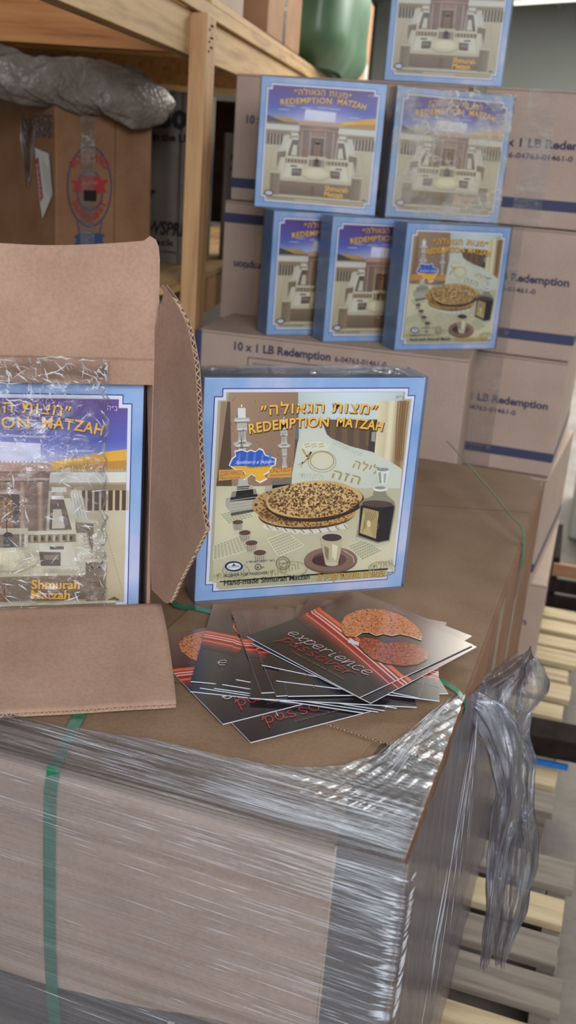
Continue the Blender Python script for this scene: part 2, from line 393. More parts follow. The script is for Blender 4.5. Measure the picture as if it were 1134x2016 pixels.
RN = random.Random(11)
def cover_seder():
    mp = homog([(75, 92), (1097, 95), (970, 1075), (5, 1150)], S, S); A = Art(mp); inner = frame(A)
    B = Art(); B.mb = A.mb
    B.poly(inner, (186, 180, 146), 3)
    # wall, window, cabinet, drape, all kept inside the frame corners
    A.grad([(184, 160), (505, 160), (505, 600), (117, 600)], lambda u, v: mixc((176, 146, 120), (146, 116, 92), u*.6+v*.3), 4, 6, 6)
    A.poly([(147, 203), (190, 203), (190, 600), (117, 600)], (166, 136, 112), 4)
    for i in range(46):
        x, y = RN.uniform(160, 490), RN.uniform(175, 560); A.stroke([(x, y), (x+RN.uniform(-4, 10), y+RN.uniform(3, 14))], 3, (128, 96, 78), 5)
    A.grad([(505, 160), (990, 160), (962, 600), (470, 600)], lambda u, v: mixc((196, 206, 200), (214, 224, 226), math.sin(u*3.1)), 4, 10, 2)
    A.poly([(610, 288), (868, 288), (852, 445), (650, 400)], (104, 84, 68), 5)
    for k in range(4): A.poly([(650+k*55, 296), (676+k*55, 296), (672+k*55, 420), (648+k*55, 405)], (122, 98, 76), 6)
    A.poly([(835, 300), (868, 298), (853, 445), (823, 430)], (66, 60, 62), 6); A.poly([(842, 345), (860, 345), (856, 392), (838, 388)], (168, 160, 150), 7)
    A.grad([(868, 200), (1021, 200), (978, 560), (850, 445)], lambda u, v: mixc((232, 222, 188), (146, 112, 72), .5+.5*math.sin(u*9+.6) if u > .35 else u*.7), 5, 18, 3)
    for k in range(5): A.stroke([(965+k*12, 205), (955+k*10, 330), (950+k*8, 480)], 3, (118, 86, 52), 6)
    # matzah cover cloth
    A.poly([(458, 606), (498, 398), (512, 345), (548, 318), (600, 328), (655, 375), (740, 412), (845, 440), (955, 503), (978, 520), (970, 610)], (212, 214, 198), 7)
    A.poly([(520, 400), (590, 388), (625, 398), (650, 402), (632, 440), (590, 432), (560, 436), (515, 425)], (224, 222, 200), 8)
    for k in range(3):
        A.stroke([(530+k*32, 405), (552+k*32, 400)], 4, (184, 168, 110), 9); A.stroke([(534+k*32, 416), (556+k*32, 411)], 4, (184, 168, 110), 9)
    A.stroke([(520, 425), (540, 460), (560, 440), (545, 470), (520, 492)], 8, (184, 160, 92), 9); A.stroke([(500, 500), (520, 488), (512, 510)], 6, (190, 176, 130), 9)
    A.ell(610, 480, 54, 42, (218, 214, 186), 8); A.ring(610, 480, 54, 42, 4, (186, 168, 110), 9); A.ring(610, 484, 64, 50, 3, (190, 174, 120), 9)
    A.text(heb('הזה'), (652, 560), (778, 592), .013, (176, 156, 92), 10, bold=.01)
    A.text(heb('לילה'), (750, 512), (862, 545), .012, (176, 156, 92), 10, bold=.01)
    A.text(heb('ולקחתי'), (500, 560), (612, 566), .007, (192, 194, 174), 10)
    A.text(heb('חיינו ושמחנו'), (660, 400), (790, 462), .006, (192, 194, 174), 10)
    # table cloth
    A.grad([(117, 600), (972, 600), (930, 992), (90, 1058)], lambda u, v: mixc((196, 190, 158), (222, 214, 180), .5+.5*math.sin(u*5+v*4)), 5, 12, 8)
    A.poly([(124, 1050), (908, 985), (900, 1028), (118, 1090)], (190, 184, 148), 5)
    def patch(q, n, m):
        A.poly(q, (206, 202, 172), 6); A.stroke(q, 5, (222, 218, 192), 7, True)
        (ax, ay), (bx, by), (cx, cy), (dx, dy) = q
        for j in range(n):
            for i in range(m):
                u, v = (i+.5)/m, (j+.5)/n
                x = (ax*(1-u)+bx*u)*(1-v)+(dx*(1-u)+cx*u)*v; y = (ay*(1-u)+by*u)*(1-v)+(dy*(1-u)+cy*u)*v
                A.rectp([(x-4, y-2.5), (x+4, y-3.5), (x+5, y+1.5), (x-3, y+2.5)], (168, 160, 126), 7)
    patch([(100, 880), (225, 830), (262, 900), (95, 950)], 7, 9); patch([(350, 850), (440, 815), (520, 880), (400, 930)], 7, 9)
    patch([(130, 730), (250, 700), (290, 745), (170, 780)], 5, 8); patch([(720, 880), (800, 850), (880, 905), (790, 950)], 7, 8)
    for (x, y) in ((470, 990), (200, 1000), (880, 990)): A.ring(x, y, 62, 34, 4, (166, 156, 116), 7); A.ring(x, y, 52, 26, 3, (200, 194, 160), 7)
    A.text(heb('והוצאתי'), (352, 1030), (495, 990), .011, (170, 156, 110), 8, bold=.02)
    A.text(heb('והוצאתי'), (100, 1045), (240, 1010), .010, (172, 158, 112), 8, bold=.02)
    A.text(heb('וגאלתי'), (830, 1000), (930, 970), .010, (172, 158, 112), 8, bold=.02)
    # candlesticks
    def stick(x, y, k, d):
        A.rect(x-18*k, y-60*k, x+18*k, y-14*k, (232, 232, 226), 9); A.ell(x, y-70*k, 3*k, 7*k, (255, 250, 226), 10, 10)
        prof = [(34, -14), (40, 0), (22, 8), (24, 40), (16, 62), (20, 96), (44, 106), (36, 118), (18, 128), (16, 170), (12, 210), (18, 250), (24, 300), (34, 312), (30, 330)]
        A.poly([(x-a*k, y+b*k) for a, b in prof]+[(x+a*k, y+b*k) for a, b in prof[::-1]], (196, 192, 182), 8)
        for a, b in prof[1:-1:2]: A.stroke([(x-a*k*.8, y+b*k), (x+a*k*.8, y+(b-3)*k)], 5*k, (236, 232, 226), 9); A.stroke([(x-a*k*.8, y+(b+9)*k), (x+a*k*.7, y+(b+7)*k)], 4*k, (112, 104, 96), 9)
        for i in range(26): A.stroke([(x+RN.uniform(-18, 18)*k, y+RN.uniform(10, 290)*k), (x+RN.uniform(-12, 12)*k, y+RN.uniform(10, 290)*k*1)][:1]+[(x+RN.uniform(-16, 16)*k, y+RN.uniform(10, 60)*k)], 1.5*k, (128, 120, 112), 9) if i < 6 else None
    stick(242, 292, 1.0, 1); stick(436, 330, .72, 1)
    for (q, c) in (([(215, 600), (285, 594), (290, 640), (205, 650)], (190, 184, 170)), ([(190, 625), (300, 612), (312, 660), (178, 672)], (150, 144, 132)),
                   ([(160, 655), (318, 635), (328, 700), (182, 726), (158, 690)], (180, 176, 158)), ([(182, 726), (296, 706), (296, 718), (184, 740)], (84, 78, 70)),
                   ([(380, 570), (470, 556), (466, 590), (376, 612)], (132, 118, 100)), ([(345, 598), (470, 588), (420, 626), (340, 640)], (188, 182, 164))): A.poly(q, c, 9)
    for k in range(4): A.stroke([(175, 668+k*14), (318, 648+k*14)], 2.5, (214, 210, 196), 10)
    # glass bowl and the two round matzahs
    A.poly([(300, 720), (330, 770), (400, 815), (500, 840), (610, 830), (700, 790), (750, 730)], (196, 190, 166), 8)
    for k in range(9): A.ell(350+k*44, 790+22*math.sin(k*.4), 22, 14, (222, 218, 200), 9, 12); 
    for k in range(10): A.stroke([(345+k*40, 780+20*math.sin(k*.35)), (362+k*40, 800+20*math.sin(k*.35))], 3, (142, 134, 112), 9)
    A.ell(540, 735, 226, 66, (88, 58, 36), 9, 60, .05, -.05); A.ell(536, 726, 226, 66, (202, 162, 96), 10, 60, .05, -.05)
    A.ell(450, 690, 168, 84, (196, 156, 92), 10, 50, .06)
    A.specks(530, 728, 222, 62, 520, [(120, 80, 48), (140, 96, 56), (96, 62, 40)], 11, 5, RN); A.specks(445, 690, 160, 80, 260, [(92, 58, 34), (122, 80, 46)], 11, 6, RN)
    A.ell(572, 676, 224, 92, (58, 38, 30), 12, 70, .05, -.07); A.ell(566, 662, 222, 88, (216, 180, 116), 13, 70, .05, -.07)
    A.ell(568, 650, 170, 60, (226, 194, 132), 14, 50, .1, -.05)
    A.specks(566, 664, 216, 84, 1150, [(120, 80, 48), (140, 96, 56), (96, 62, 40), (176, 130, 80)], 15, 5.2, RN)
    # bottle
    A.poly([(858, 522), (880, 514), (918, 524), (916, 540), (905, 592), (868, 592)], (226, 228, 218), 13); A.poly([(868, 535), (880, 532), (882, 585), (872, 585)], (158, 158, 148), 14)
    A.poly([(893, 540), (906, 540), (900, 584), (892, 584)], (170, 172, 162), 14); A.ell(890, 521, 28, 8, (150, 150, 144), 14); A.ell(876, 612, 34, 12, (232, 232, 222), 14); A.ell(876, 607, 26, 7, (140, 138, 128), 14)
    A.poly([(850, 614), (900, 614), (905, 640), (942, 672), (946, 700), (916, 862), (860, 880), (762, 842), (784, 720), (778, 682), (800, 660), (842, 645)], (148, 142, 122), 13)
    A.poly([(784, 690), (830, 668), (880, 690), (940, 690), (938, 710), (912, 852), (862, 862), (772, 830)], (40, 34, 40), 14)
    A.ell(862, 682, 72, 16, (92, 74, 66), 15, rot=.05); A.poly([(762, 836), (860, 868), (914, 856), (912, 868), (860, 884), (762, 850)], (206, 200, 180), 15)
    A.poly([(796, 700), (868, 718), (852, 846), (778, 818)], (196, 176, 122), 15)
    for k in range(6):
        A.stroke([(796+k*11, 702+k*3), (845-k*2+k*6, 840-k*9)], 2, (136, 114, 68), 16); A.stroke([(866-k*11, 720-k*2), (788+k*2, 815-k*8)], 2, (136, 114, 68), 16)
    A.ell(820, 775, 9, 17, (226, 212, 164), 17)
    # kiddush cup on its saucer, four small cups
    A.ell(642, 950, 124, 62, (116, 92, 78), 12, rot=-.04); A.ell(642, 944, 122, 58, (142, 112, 98), 13, rot=-.04); A.ell(636, 944, 78, 36, (108, 78, 72), 14); A.ell(620, 950, 66, 26, (78, 48, 50), 15)
    A.stroke([(700, 900), (745, 930), (750, 960)], 4, (206, 188, 160), 15)
    A.poly([(596, 840), (700, 838), (690, 900), (676, 960), (646, 974), (616, 966), (604, 900)], (196, 184, 152), 16); A.poly([(612, 880), (634, 890), (630, 950), (616, 930)], (142, 128, 100), 17)
    A.poly([(650, 870), (676, 880), (664, 950), (648, 930)], (226, 216, 186), 17); A.ell(646, 965, 30, 10, (210, 200, 176), 17); A.ell(648, 838, 52, 22, (210, 204, 182), 17); A.ell(648, 840, 46, 18, (70, 60, 58), 18)
    for (x, y, k) in ((213, 768, .9), (245, 818, 1), (275, 866, 1.05), (313, 912, 1.1)):
        A.poly([(x-30*k, y), (x+30*k, y-4), (x+22*k, y+44*k), (x-18*k, y+48*k)], (190, 184, 160), 9)
        for j in range(5): A.stroke([(x-20*k+j*9*k, y+12), (x-16*k+j*8*k, y+40*k)], 3, (128, 118, 98), 10)
        A.ell(x, y, 31*k, 15*k, (204, 198, 176), 11, rot=-.06); A.ell(x, y+1, 27*k, 12*k, (102, 70, 56), 12, rot=-.06)
    # map with its two banners
    A.poly([(130, 522), (250, 520), (248, 562), (128, 574)], (226, 168, 84), 12); A.poly([(360, 514), (468, 510), (464, 556), (352, 560)], (226, 168, 84), 12)
    A.text('ДОБРОЧИННІСТЬ', (134, 552), (248, 545), .0062, (150, 96, 40), 13, bold=.0); A.text('ЧЕРЕЗ СПАСІННЯ', (132, 568), (226, 562), .0028, (120, 70, 30), 13)
    A.text('KINDNESS', (366, 538), (462, 530), .0066, (150, 96, 40), 13); A.text('BRINGS REDEMPTION', (368, 554), (462, 549), .0028, (120, 70, 30), 13)
    mpz = [(182, 500), (196, 470), (212, 458), (208, 438), (240, 430), (262, 440), (280, 432), (300, 440), (318, 426), (334, 432), (345, 455), (392, 470), (388, 500), (372, 508), (360, 530), (335, 545), (352, 560), (318, 578), (298, 566), (300, 552), (280, 540), (258, 560), (244, 566), (256, 540), (240, 520), (210, 520)]
    cx, cy = 285, 495
    A.poly([(cx+(x-cx)*1.06, cy+(y-cy)*1.09) for x, y in mpz], (250, 250, 250), 13); A.poly(mpz, (238, 186, 60), 14)
    A.poly([p for p in mpz if p[1] <= 500]+[(372, 504), (190, 504)][:2], (58, 98, 190), 15) if False else A.poly([(186, 504), (182, 500), (196, 470), (212, 458), (208, 438), (240, 430), (262, 440), (280, 432), (300, 440), (318, 426), (334, 432), (345, 455), (392, 470), (388, 498), (300, 508), (250, 504)], (58, 98, 190), 15)
    for k in range(5): A.poly([(222+k*36, 446), (232+k*36, 444), (226+k*36, 500), (214+k*36, 500)], (92, 132, 214), 16)
    A.text('Зроблено в Україні', (206, 494), (384, 490), .0042, (250, 250, 250), 17, shear=.3); A.text('Made in Ukraine', (262, 514), (366, 508), .0028, (90, 80, 60), 17, shear=.3)
    # headings: dark offset copy under yellow letters
    for (dx, dy, c, L) in ((4, 5, (96, 62, 24), 19), (0, 0, (250, 196, 84), 21)):
        A.text(heb('״מצות הגאולה״'), (328+dx, 268+dy), (862+dx, 262+dy), .0148, c, L, pm=(600+dx, 252+dy), bold=.035)
        A.text('REDEMPTION', (274+dx, 352+dy), (640+dx, 318+dy), .0128, c, L, pm=(452+dx, 326+dy), bold=.022, spacing=1.05)
        A.text('MATZAH', (676+dx, 318+dy), (886+dx, 340+dy), .0128, c, L, pm=(782+dx, 326+dy), bold=.022, spacing=1.05)
        for x in (302, 416, 462): pass
        A.text(heb('שמורה משעת קצירה'), (578+dx*.5, 1042+dy*.5), (886+dx*.5, 1020+dy*.5), .0098, c, L, bold=.03)
    A.text(heb('ב״ה'), (952, 190), (990, 192), .005, (150, 150, 140), 19)
    A.text('KOSHER FOR PASSOVER', (146, 1028), (347, 1013), .0042, (60, 54, 50), 19, bold=.005)
    A.text('Hand-made Shmurah Matzah', (142, 1068), (541, 1036), .0080, (50, 44, 44), 19, bold=.012)
    A.ell(190, 977, 45, 27, (36, 40, 62), 17, rot=-.04); A.ring(190, 977, 45, 27, 3, (220, 222, 226), 18); A.ell(190, 977, 33, 17, (226, 228, 230), 18, rot=-.04)
    A.text('KOSHER', (164, 984), (216, 980), .0026, (50, 54, 70), 19, bold=.01); A.poly([(190, 962), (199, 974), (181, 974)], (50, 54, 70), 19)
    A.ring(303, 980, 14, 13, 2.5, (50, 46, 44), 19); A.text('K', (297, 987), (309, 987), .0032, (50, 46, 44), 19, bold=.03); A.text('P', (321, 988), (331, 987), .0032, (60, 56, 54), 19)
    A.text(heb('כשר לפסח למהדרין'), (248, 962), (380, 952), .0032, (60, 56, 54), 19)
    A.ring(420, 962, 32, 31, 2, (70, 66, 62), 19); A.ring(420, 962, 20, 19, 1.5, (70, 66, 62), 19)
    for k in range(16): t = k*.3927; A.stroke([(420+24*math.cos(t), 962+23*math.sin(t)), (420+28*math.cos(t), 962+27*math.sin(t))], 2.4, (80, 76, 72), 19)
    A.text(heb('חרדית'), (404, 966), (436, 964), .002, (70, 66, 62), 19)
    return A.mb

def cover_court():
    mp = homog([(57, 0), (1169, 65), (1055, 1221), (-13, 1134)], S, S); A = Art(mp); inner = frame(A)
    B = Art(); B.mb = A.mb
    B.poly(inner, (190, 178, 150), 3)
    f = lambda x, y: (x*S, (1-y)*S)
    C = Art(f); C.mb = A.mb            # C draws in 0..1 board units, y down
    # sky
    def sky(u, v):
        c = mixc((104, 70, 142), (92, 104, 190), min(1, v*1.6)) if v < .62 else mixc((92, 110, 190), (190, 196, 220), (v-.62)/.38)
        g = max(0, 1-math.hypot((u-.5)*2.2, (v-1)*1.3)); return mixc(c, (236, 222, 240), g*.8)
    C.grad([(.095, .062), (.905, .062), (.905, .345), (.095, .345)], sky, 4, 16, 12)
    C.grad([(.061, .096), (.0955, .096), (.0955, .345), (.061, .345)], lambda u, v: sky(0, .12+v*.88), 4, 2, 10); C.grad([(.9045, .096), (.939, .096), (.939, .345), (.9045, .345)], lambda u, v: sky(1, .12+v*.88), 4, 2, 10)
    for k in range(9):
        x, y = RN.uniform(.1, .75), RN.uniform(.2, .28); C.ell(x+.04, y, .05, .005, (186, 188, 216), 5, 14)
    X0, X1, Y1 = .061, .939, .938
    mx = lambda q: [(.98-x, y) for x, y in q]
    def both(q, c, L): C.poly(q, c, L); C.poly([(max(x, X0), y) for x, y in mx(q)], c, L)
    # hills
    C.poly([(X0, .36), (X0, .30), (.16, .29), (.26, .30), (.36, .335), (.44, .36)], (196, 158, 96), 6); C.poly([(X0, .37), (X0, .325), (.2, .33), (.4, .36)], (168, 128, 76), 7)
    C.poly([(.60, .37), (.63, .315), (.70, .298), (.78, .285), (.86, .268), (X1, .258), (X1, .36), (.6, .38)], (232, 178, 62), 6)
    C.poly([(.62, .37), (.70, .325), (.80, .312), (X1, .302), (X1, .36)], (196, 146, 62), 7); C.poly([(.66, .31), (.74, .296), (.79, .30), (.70, .316)], (246, 204, 104), 7)
    C.poly([(X0, .285), (.14, .31), (.20, .33), (.34, .335), (.34, .352), (X0, .352)], (78, 70, 74), 8)
    # paved court
    C.grad([(X0, .34), (X1, .34), (X1, Y1-.04), (X0, Y1-.04)], lambda u, v: mixc((214, 203, 176), (196, 182, 148), v), 5, 4, 6)
    C.rect(X0+.03, Y1-.045, X1-.03, Y1, (206, 192, 158), 5)
    # rear portico
    C.rect(X0, .345, .34, .40, (224, 220, 206), 8); C.rect(.64, .345, X1, .40, (226, 222, 208), 8); C.rect(X0, .342, X1, .350, (178, 166, 144), 9)
    C.rect(X0, .392, .34, .400, (184, 168, 138), 9); C.rect(.64, .392, X1, .400, (184, 168, 138), 9)
    C.rect(X0, .40, .34, .425, (158, 138, 106), 8); C.rect(.64, .40, X1, .425, (158, 138, 106), 8)
    C.rect(X0, .425, .22, .508, (84, 70, 60), 8); C.rect(.77, .425, X1, .508, (88, 66, 52), 8)
    for k in range(6): C.rect(X0+.004+k*.027, .425, X0+.013+k*.027, .508, (206, 190, 158), 9)
    for k in range(7): C.rect(.782+k*.0265, .425, .791+k*.0265, .508, (212, 194, 160), 9)
    for k in range(22): C.rect(X0+k*.0125, .337, X0+.007+k*.0125, .3435, (160, 146, 122), 9); C.rect(.655+k*.0125, .337, .662+k*.0125, .3435, (196, 180, 150), 9)
    # terraces either side
    both([(.655, .40), (.72, .40), (.735, .46), (.655, .46)], (176, 158, 128), 9); both([(.655, .41), (.71, .41), (.712, .43), (.655, .43)], (228, 224, 212), 10); both([(.655, .445), (.70, .445), (.702, .46), (.655, .46)], (232, 228, 216), 10)
    both([(.65, .46), (.70, .46), (.735, .585), (.645, .585)], (118, 100, 84), 10); both([(.66, .50), (.69, .50), (.705, .58), (.655, .58)], (222, 214, 190), 11)
    both([(.70, .455), (.725, .455), (.775, .60), (.735, .60)], (228, 220, 196), 11); both([(.724, .432), (.768, .434), (.798, .545), (.747, .543)], (226, 222, 206), 12)
    for k in range(4): both([(.733+k*.011, .434), (.735+k*.011, .434), (.759+k*.012, .543), (.757+k*.012, .543)], (176, 166, 144), 13)
    both([(.745, .548), (.815, .560), (.812, .685), (.788, .60), (.745, .60)], (140, 120, 96), 13); both([(.742, .538), (.818, .549), (.818, .562), (.742, .552)], (214, 204, 178), 14)
    both([(.745, .60), (.786, .60), (.806, .70), (.80, .76), (.772, .76)], (222, 214, 190), 13)
    for k in range(8): both([(.775+k*.0018, .615+k*.016), (.797+k*.0016, .613+k*.016), (.797+k*.0016, .616+k*.016), (.775+k*.0018, .618+k*.016)], (184, 172, 144), 14)
    # inner courts
    C.poly([(.215, .64), (.765, .635), (.79, .775), (.19, .775)], (218, 208, 178), 12)
    both([(.605, .641), (.73, .639), (.76, .755), (.612, .748)], (228, 222, 200), 13); both([(.606, .676), (.688, .680), (.688, .738), (.612, .736)], (112, 96, 82), 14); both([(.622, .69), (.68, .692), (.682, .712), (.626, .71)], (160, 142, 116), 15)
    both([(.645, .655), (.70, .655), (.702, .668), (.648, .668)], (120, 104, 88), 14)
    # central building
    C.grad([(.330, .335), (.650, .335), (.632, .60), (.338, .60)], lambda u, v: mixc((140, 114, 98), (176, 142, 122), .5+.5*math.cos((u-.5)*7)), 13, 14, 4)
    C.rect(.322, .313, .655, .345, (206, 168, 146), 14); C.rect(.328, .345, .652, .352, (150, 124, 106), 14); C.rect(.33, .372, .648, .380, (190, 158, 136), 14); C.rect(.332, .384, .645, .388, (118, 96, 84), 14)
    C.grad([(.37, .225), (.616, .235), (.615, .315), (.36, .315)], lambda u, v: mixc((236, 232, 246), (214, 222, 240), abs(u-.5)*2*v), 13, 6, 4)
    for k in range(20): C.poly([(.345+k*.0145, .315), (.3515+k*.0145, .302), (.358+k*.0145, .315)], (206, 176, 156), 15)
    for x in (.355, .425, .545, .612): C.grad([(x-.012, .388), (x+.012, .388), (x+.011, .59), (x-.011, .59)], lambda u, v: mixc((146, 120, 102), (196, 164, 140), math.sin(u*3.14)), 15, 4, 1)
    C.rect(.435, .43, .535, .60, (110, 88, 76), 16); C.rect(.428, .425, .542, .435, (198, 168, 144), 17); C.rect(.462, .468, .51, .60, (156, 116, 74), 17); C.ell(.486, .468, .024, .018, (156, 116, 74), 17, 16); C.rect(.484, .47, .488, .60, (92, 66, 48), 18)
    for k in range(60): x, y = RN.uniform(.34, .63), RN.uniform(.39, .59); C.rect(x, y, x+RN.uniform(.008, .02), y+.0018, (120, 98, 84), 15)
    # colonnade wing
    C.rect(.235, .597, .745, .637, (150, 128, 98), 15); C.rect(.232, .588, .748, .604, (226, 216, 190), 16)
    for k in range(18): C.rect(.245+k*.0275, .606, .255+k*.0275, .634, (204, 188, 156), 17); C.rect(.256+k*.0275, .612, .266+k*.0275, .628, (88, 72, 60), 16)
    C.rect(.415, .575, .565, .655, (214, 202, 176), 18); C.rect(.43, .60, .55, .655, (136, 116, 94), 19-.5); C.rect(.472, .605, .508, .655, (74, 60, 50), 19); C.ell(.49, .605, .018, .014, (74, 60, 50), 19, 14)
    for x in (.445, .532): C.rect(x, .60, x+.007, .655, (210, 196, 166), 19)
    C.ell(.49, .715, .115, .052, (196, 184, 152), 13); C.ell(.49, .706, .112, .046, (228, 216, 180), 14); C.ell(.49, .70, .08, .03, (238, 228, 196), 15)
    for k in range(7): C.stroke([(.40+k*.03, .75), (.43+k*.02, .68)], .0012, (206, 194, 162), 16)
    # front wall, crenellated, with corner towers
    C.grad([(.19, .775), (.79, .775), (.79, .885), (.19, .885)], lambda u, v: mixc((158, 136, 108), (132, 112, 90), v), 16, 2, 3)
    C.rect(.185, .768, .795, .779, (216, 204, 174), 17)
    for k in range(40): C.rect(.19+k*.015, .760, .1985+k*.015, .769, (210, 198, 166), 17)
    for k in range(9):
        C.rect(.19, .788+k*.0105, .79, .7888+k*.0105, (112, 94, 76), 17)
        for j in range(24): x = .195+j*.025+(.012 if k % 2 else 0); C.rect(x, .788+k*.0105, x+.0009, .7985+k*.0105, (116, 98, 80), 17)
    C.rect(.455, .805, .49, .885, (150, 108, 72), 17); C.rect(.471, .805, .474, .885, (100, 74, 54), 18)
    for x in (.118, .785):
        C.grad([(x, .722), (x+.083, .722), (x+.080, .895), (x+.002, .895)], lambda u, v: mixc((142, 122, 98), (166, 146, 116), u), 18, 3, 2)
        C.rect(x-.006, .710, x+.089, .724, (218, 206, 176), 19)
        for k in range(6): C.rect(x-.004+k*.0155, .700, x+.005+k*.0155, .711, (200, 188, 158), 19)
        C.rect(x+.022, .742, x+.031, .752, (66, 54, 46), 19); C.rect(x+.050, .742, x+.059, .752, (66, 54, 46), 19)
        for k in range(13): C.rect(x+.003, .762+k*.0103, x+.079, .7628+k*.0103, (116, 98, 78), 19)
    C.poly([(.867, .895), (.90, .878), (.925, .895)], (112, 92, 74), 17)
    C.rect(.095, .893, .905, .906, (222, 212, 184), 17); C.rect(.095, .906, .905, .912, (150, 134, 108), 17); C.rect(.60, .926, .905, .935, (206, 168, 92), 17)
    for k in range(30):
        t = k/29; C.ell(.847+t*.085, .534+t*.32, .0028, .0022, (158, 140, 110), 8, 8); C.ell(.133-t*.06, .534+t*.32, .0028, .0022, (158, 140, 110), 8, 8)
    for k in range(26): x = RN.choice((RN.uniform(.82, .93), RN.uniform(.065, .12))); y = RN.uniform(.54, .88); C.rect(x, y, min(x+RN.uniform(.01, .04), .935), y+.0012, (198, 184, 152), 7)
    for (dx, dy, c, L) in ((4, 5, (110, 66, 30), 19), (0, 0, (250, 196, 84), 21)):
        ddx, ddy = dx*.0007, dy*.0007
        C.text(heb('״מצות הגאולה״'), (.27+ddx, .126+ddy), (.725+ddx, .129+ddy), .0138, c, L, pm=(.50+ddx, .115+ddy), bold=.03)
        C.text('REDEMPTION', (.168+ddx, .207+ddy), (.575+ddx, .172+ddy), .0128, c, L, pm=(.37+ddx, .182+ddy), bold=.022, spacing=1.1)
        C.text('MATZAH', (.621+ddx, .173+ddy), (.843+ddx, .201+ddy), .0128, c, L, pm=(.735+ddx, .181+ddy), bold=.022, spacing=1.1)
        C.text('Shmurah', (.574+ddx, .832+ddy), (.763+ddx, .838+ddy), .0115, c, L, bold=.03); C.text('Matzah', (.572+ddx, .876+ddy), (.725+ddx, .882+ddy), .0115, c, L, bold=.03)
    C.text(heb('ב״ה'), (.862, .102), (.90, .104), .006, (226, 220, 240), 19)
    C.ell(.115, .885, .040, .025, (36, 40, 62), 20); C.ell(.115, .885, .030, .016, (226, 228, 230), 21); C.text('KOSHER', (.093, .889), (.137, .889), .0026, (50, 54, 70), 22)
    C.text('KOSHER FOR PASSOVER', (.11, .928), (.33, .928), .003, (60, 54, 50), 21)
    return A.mb

ME = {}
def box_proto():
    b = MB(); b.box(0, S, 0, BD, 0, S)
    o = b.build('matzah_box', 'sky', bevel=.0012)
    a = cover_seder(); cs = a.build('cover_picture', 'print', o); cs.location.y = -.0004
    # spine and top lettering
    def side():
        A = Art(lambda x, y: (x, y)); A.text('REDEMPTION MATZAH', (.06, .022), (.23, .022), .010, (206, 150, 70), 2, bold=.01)
        A.text('HAND-MADE SHMURAH MATZAH', (.07, .040), (.22, .040), .004, (70, 74, 110), 2); return A.mb
    t = side().build('top_lettering', 'print', o); t.rotation_euler = (R(-90), 0, 0); t.location = (0, 0, S+.0005)
    t.rotation_euler = (R(-90), 0, 0)
    l = side().build('spine_lettering', 'print', o); l.rotation_euler = (0, R(-90), R(-90)); l.location = (-.0007, BD, .0)
    w = MB(); e = .0022
    w.box(-e, S+e, -e-.0012, BD+e, -.0002, S+e); s_ = w.build('shrink_wrap', 'shrink', o, bevel=.001)
    return o, cs
proto, cs = box_proto(); seder_mesh = cs.data
court_mesh = None
cm = cover_court().build('cover_picture_court', 'print'); court_mesh = cm.data; bpy.data.objects.remove(cm)
court_mesh.name = 'cover_picture'
_first = [True]
def matzah_box(P, ang, kind, label, group=None):
    o = proto if _first[0] else copy_tree(proto); _first[0] = False
    for ch in o.children:
        if ch.name.startswith('cover_picture'): ch.data = court_mesh if kind == 'court' else seder_mesh
    o.location = P; o.rotation_euler = (0, 0, R(ang))
    return tag(o, label, 'matzah box', group)

# =================================================================== THE FRONT LOAD
T = .90
XL, XR, YF, YB = -1.03, -.10, .71, 1.93
bulk = empty('bulk_carton', ((XL+XR)/2, (YF+YB)/2, .655)); ox, oy, oz = bulk.location
def rel(o): o.location = (-ox, -oy, -oz); return o
b = MB(); b.box(XL, -.158, YF, YB, .655, T-.004); b.box(-.158, XR, YF+.012, YB, .655, T-.004)
rel(b.build('body', 'card_load', bulk, bevel=.004))
# bright front panel with its wavy lower edge and corrugated right edge
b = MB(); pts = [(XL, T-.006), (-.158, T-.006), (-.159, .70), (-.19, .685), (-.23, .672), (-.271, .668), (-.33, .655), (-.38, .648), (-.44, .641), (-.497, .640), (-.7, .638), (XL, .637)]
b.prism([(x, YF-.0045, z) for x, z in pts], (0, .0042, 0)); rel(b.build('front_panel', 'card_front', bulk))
b = MB()
for k in range(60):
    z0 = .70+k*.0033
    b.obox((-.1582, YF-.0044, z0), (.0016, 0, 0), (0, .0035 if k % 2 else .0015, 0), (0, 0, .0022))
rel(b.build('corrugated_edge', 'flute', bulk))
def crush(u, v):
    x = -.158+u*.058; z = .655+v*(.240)
    q = abs(math.sin(z*300+3*u+2.2*mnoise.noise(Vector((x*14, 0, z*22)))))
    return (x+.003*u*q, YF+.010-.0085*q*(.5+.5*abs(mnoise.noise(Vector((x*40, 1, z*60)))))-.003*u, z)
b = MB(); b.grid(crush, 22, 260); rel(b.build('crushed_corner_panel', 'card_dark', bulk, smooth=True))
# right side face, top sheets
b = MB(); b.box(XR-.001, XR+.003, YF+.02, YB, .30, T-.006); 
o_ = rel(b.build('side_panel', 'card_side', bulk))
b = MB(); b.box(XR+.003, XR+.0034, 1.30, 1.36, .52, T-.02); b.box(XR+.003, XR+.0034, 1.55, 1.60, .52, T-.02); rel(b.build('packing_tape', 'tape', bulk))
def sheet(mb, poly, z0, z1):     # double-walled board: two liners
    mb.prism([(x, y, z0) for x, y in poly], (0, 0, .0006)); mb.prism([(x, y, z1-.0006) for x, y in poly], (0, 0, .0006))
def flutes(mb, P, Q, inw, dep, h, pitch=.0075, th=.0005, up=(0, 0, 1)):
    """zigzag paper between two liners along the edge P-Q"""
    P, Q, inw, up = Vector(P), Vector(Q), Vector(inw).normalized()*dep, Vector(up)
    n = max(2, int((Q-P).length/pitch*2)); d = (Q-P)/n; dn = d.normalized()
    for i in range(n):
        a = P+d*i+up*(h if i % 2 else 0); c = P+d*(i+1)+up*(0 if i % 2 else h)
        mb.obox(a, c-a, inw, dn*th*1.6)
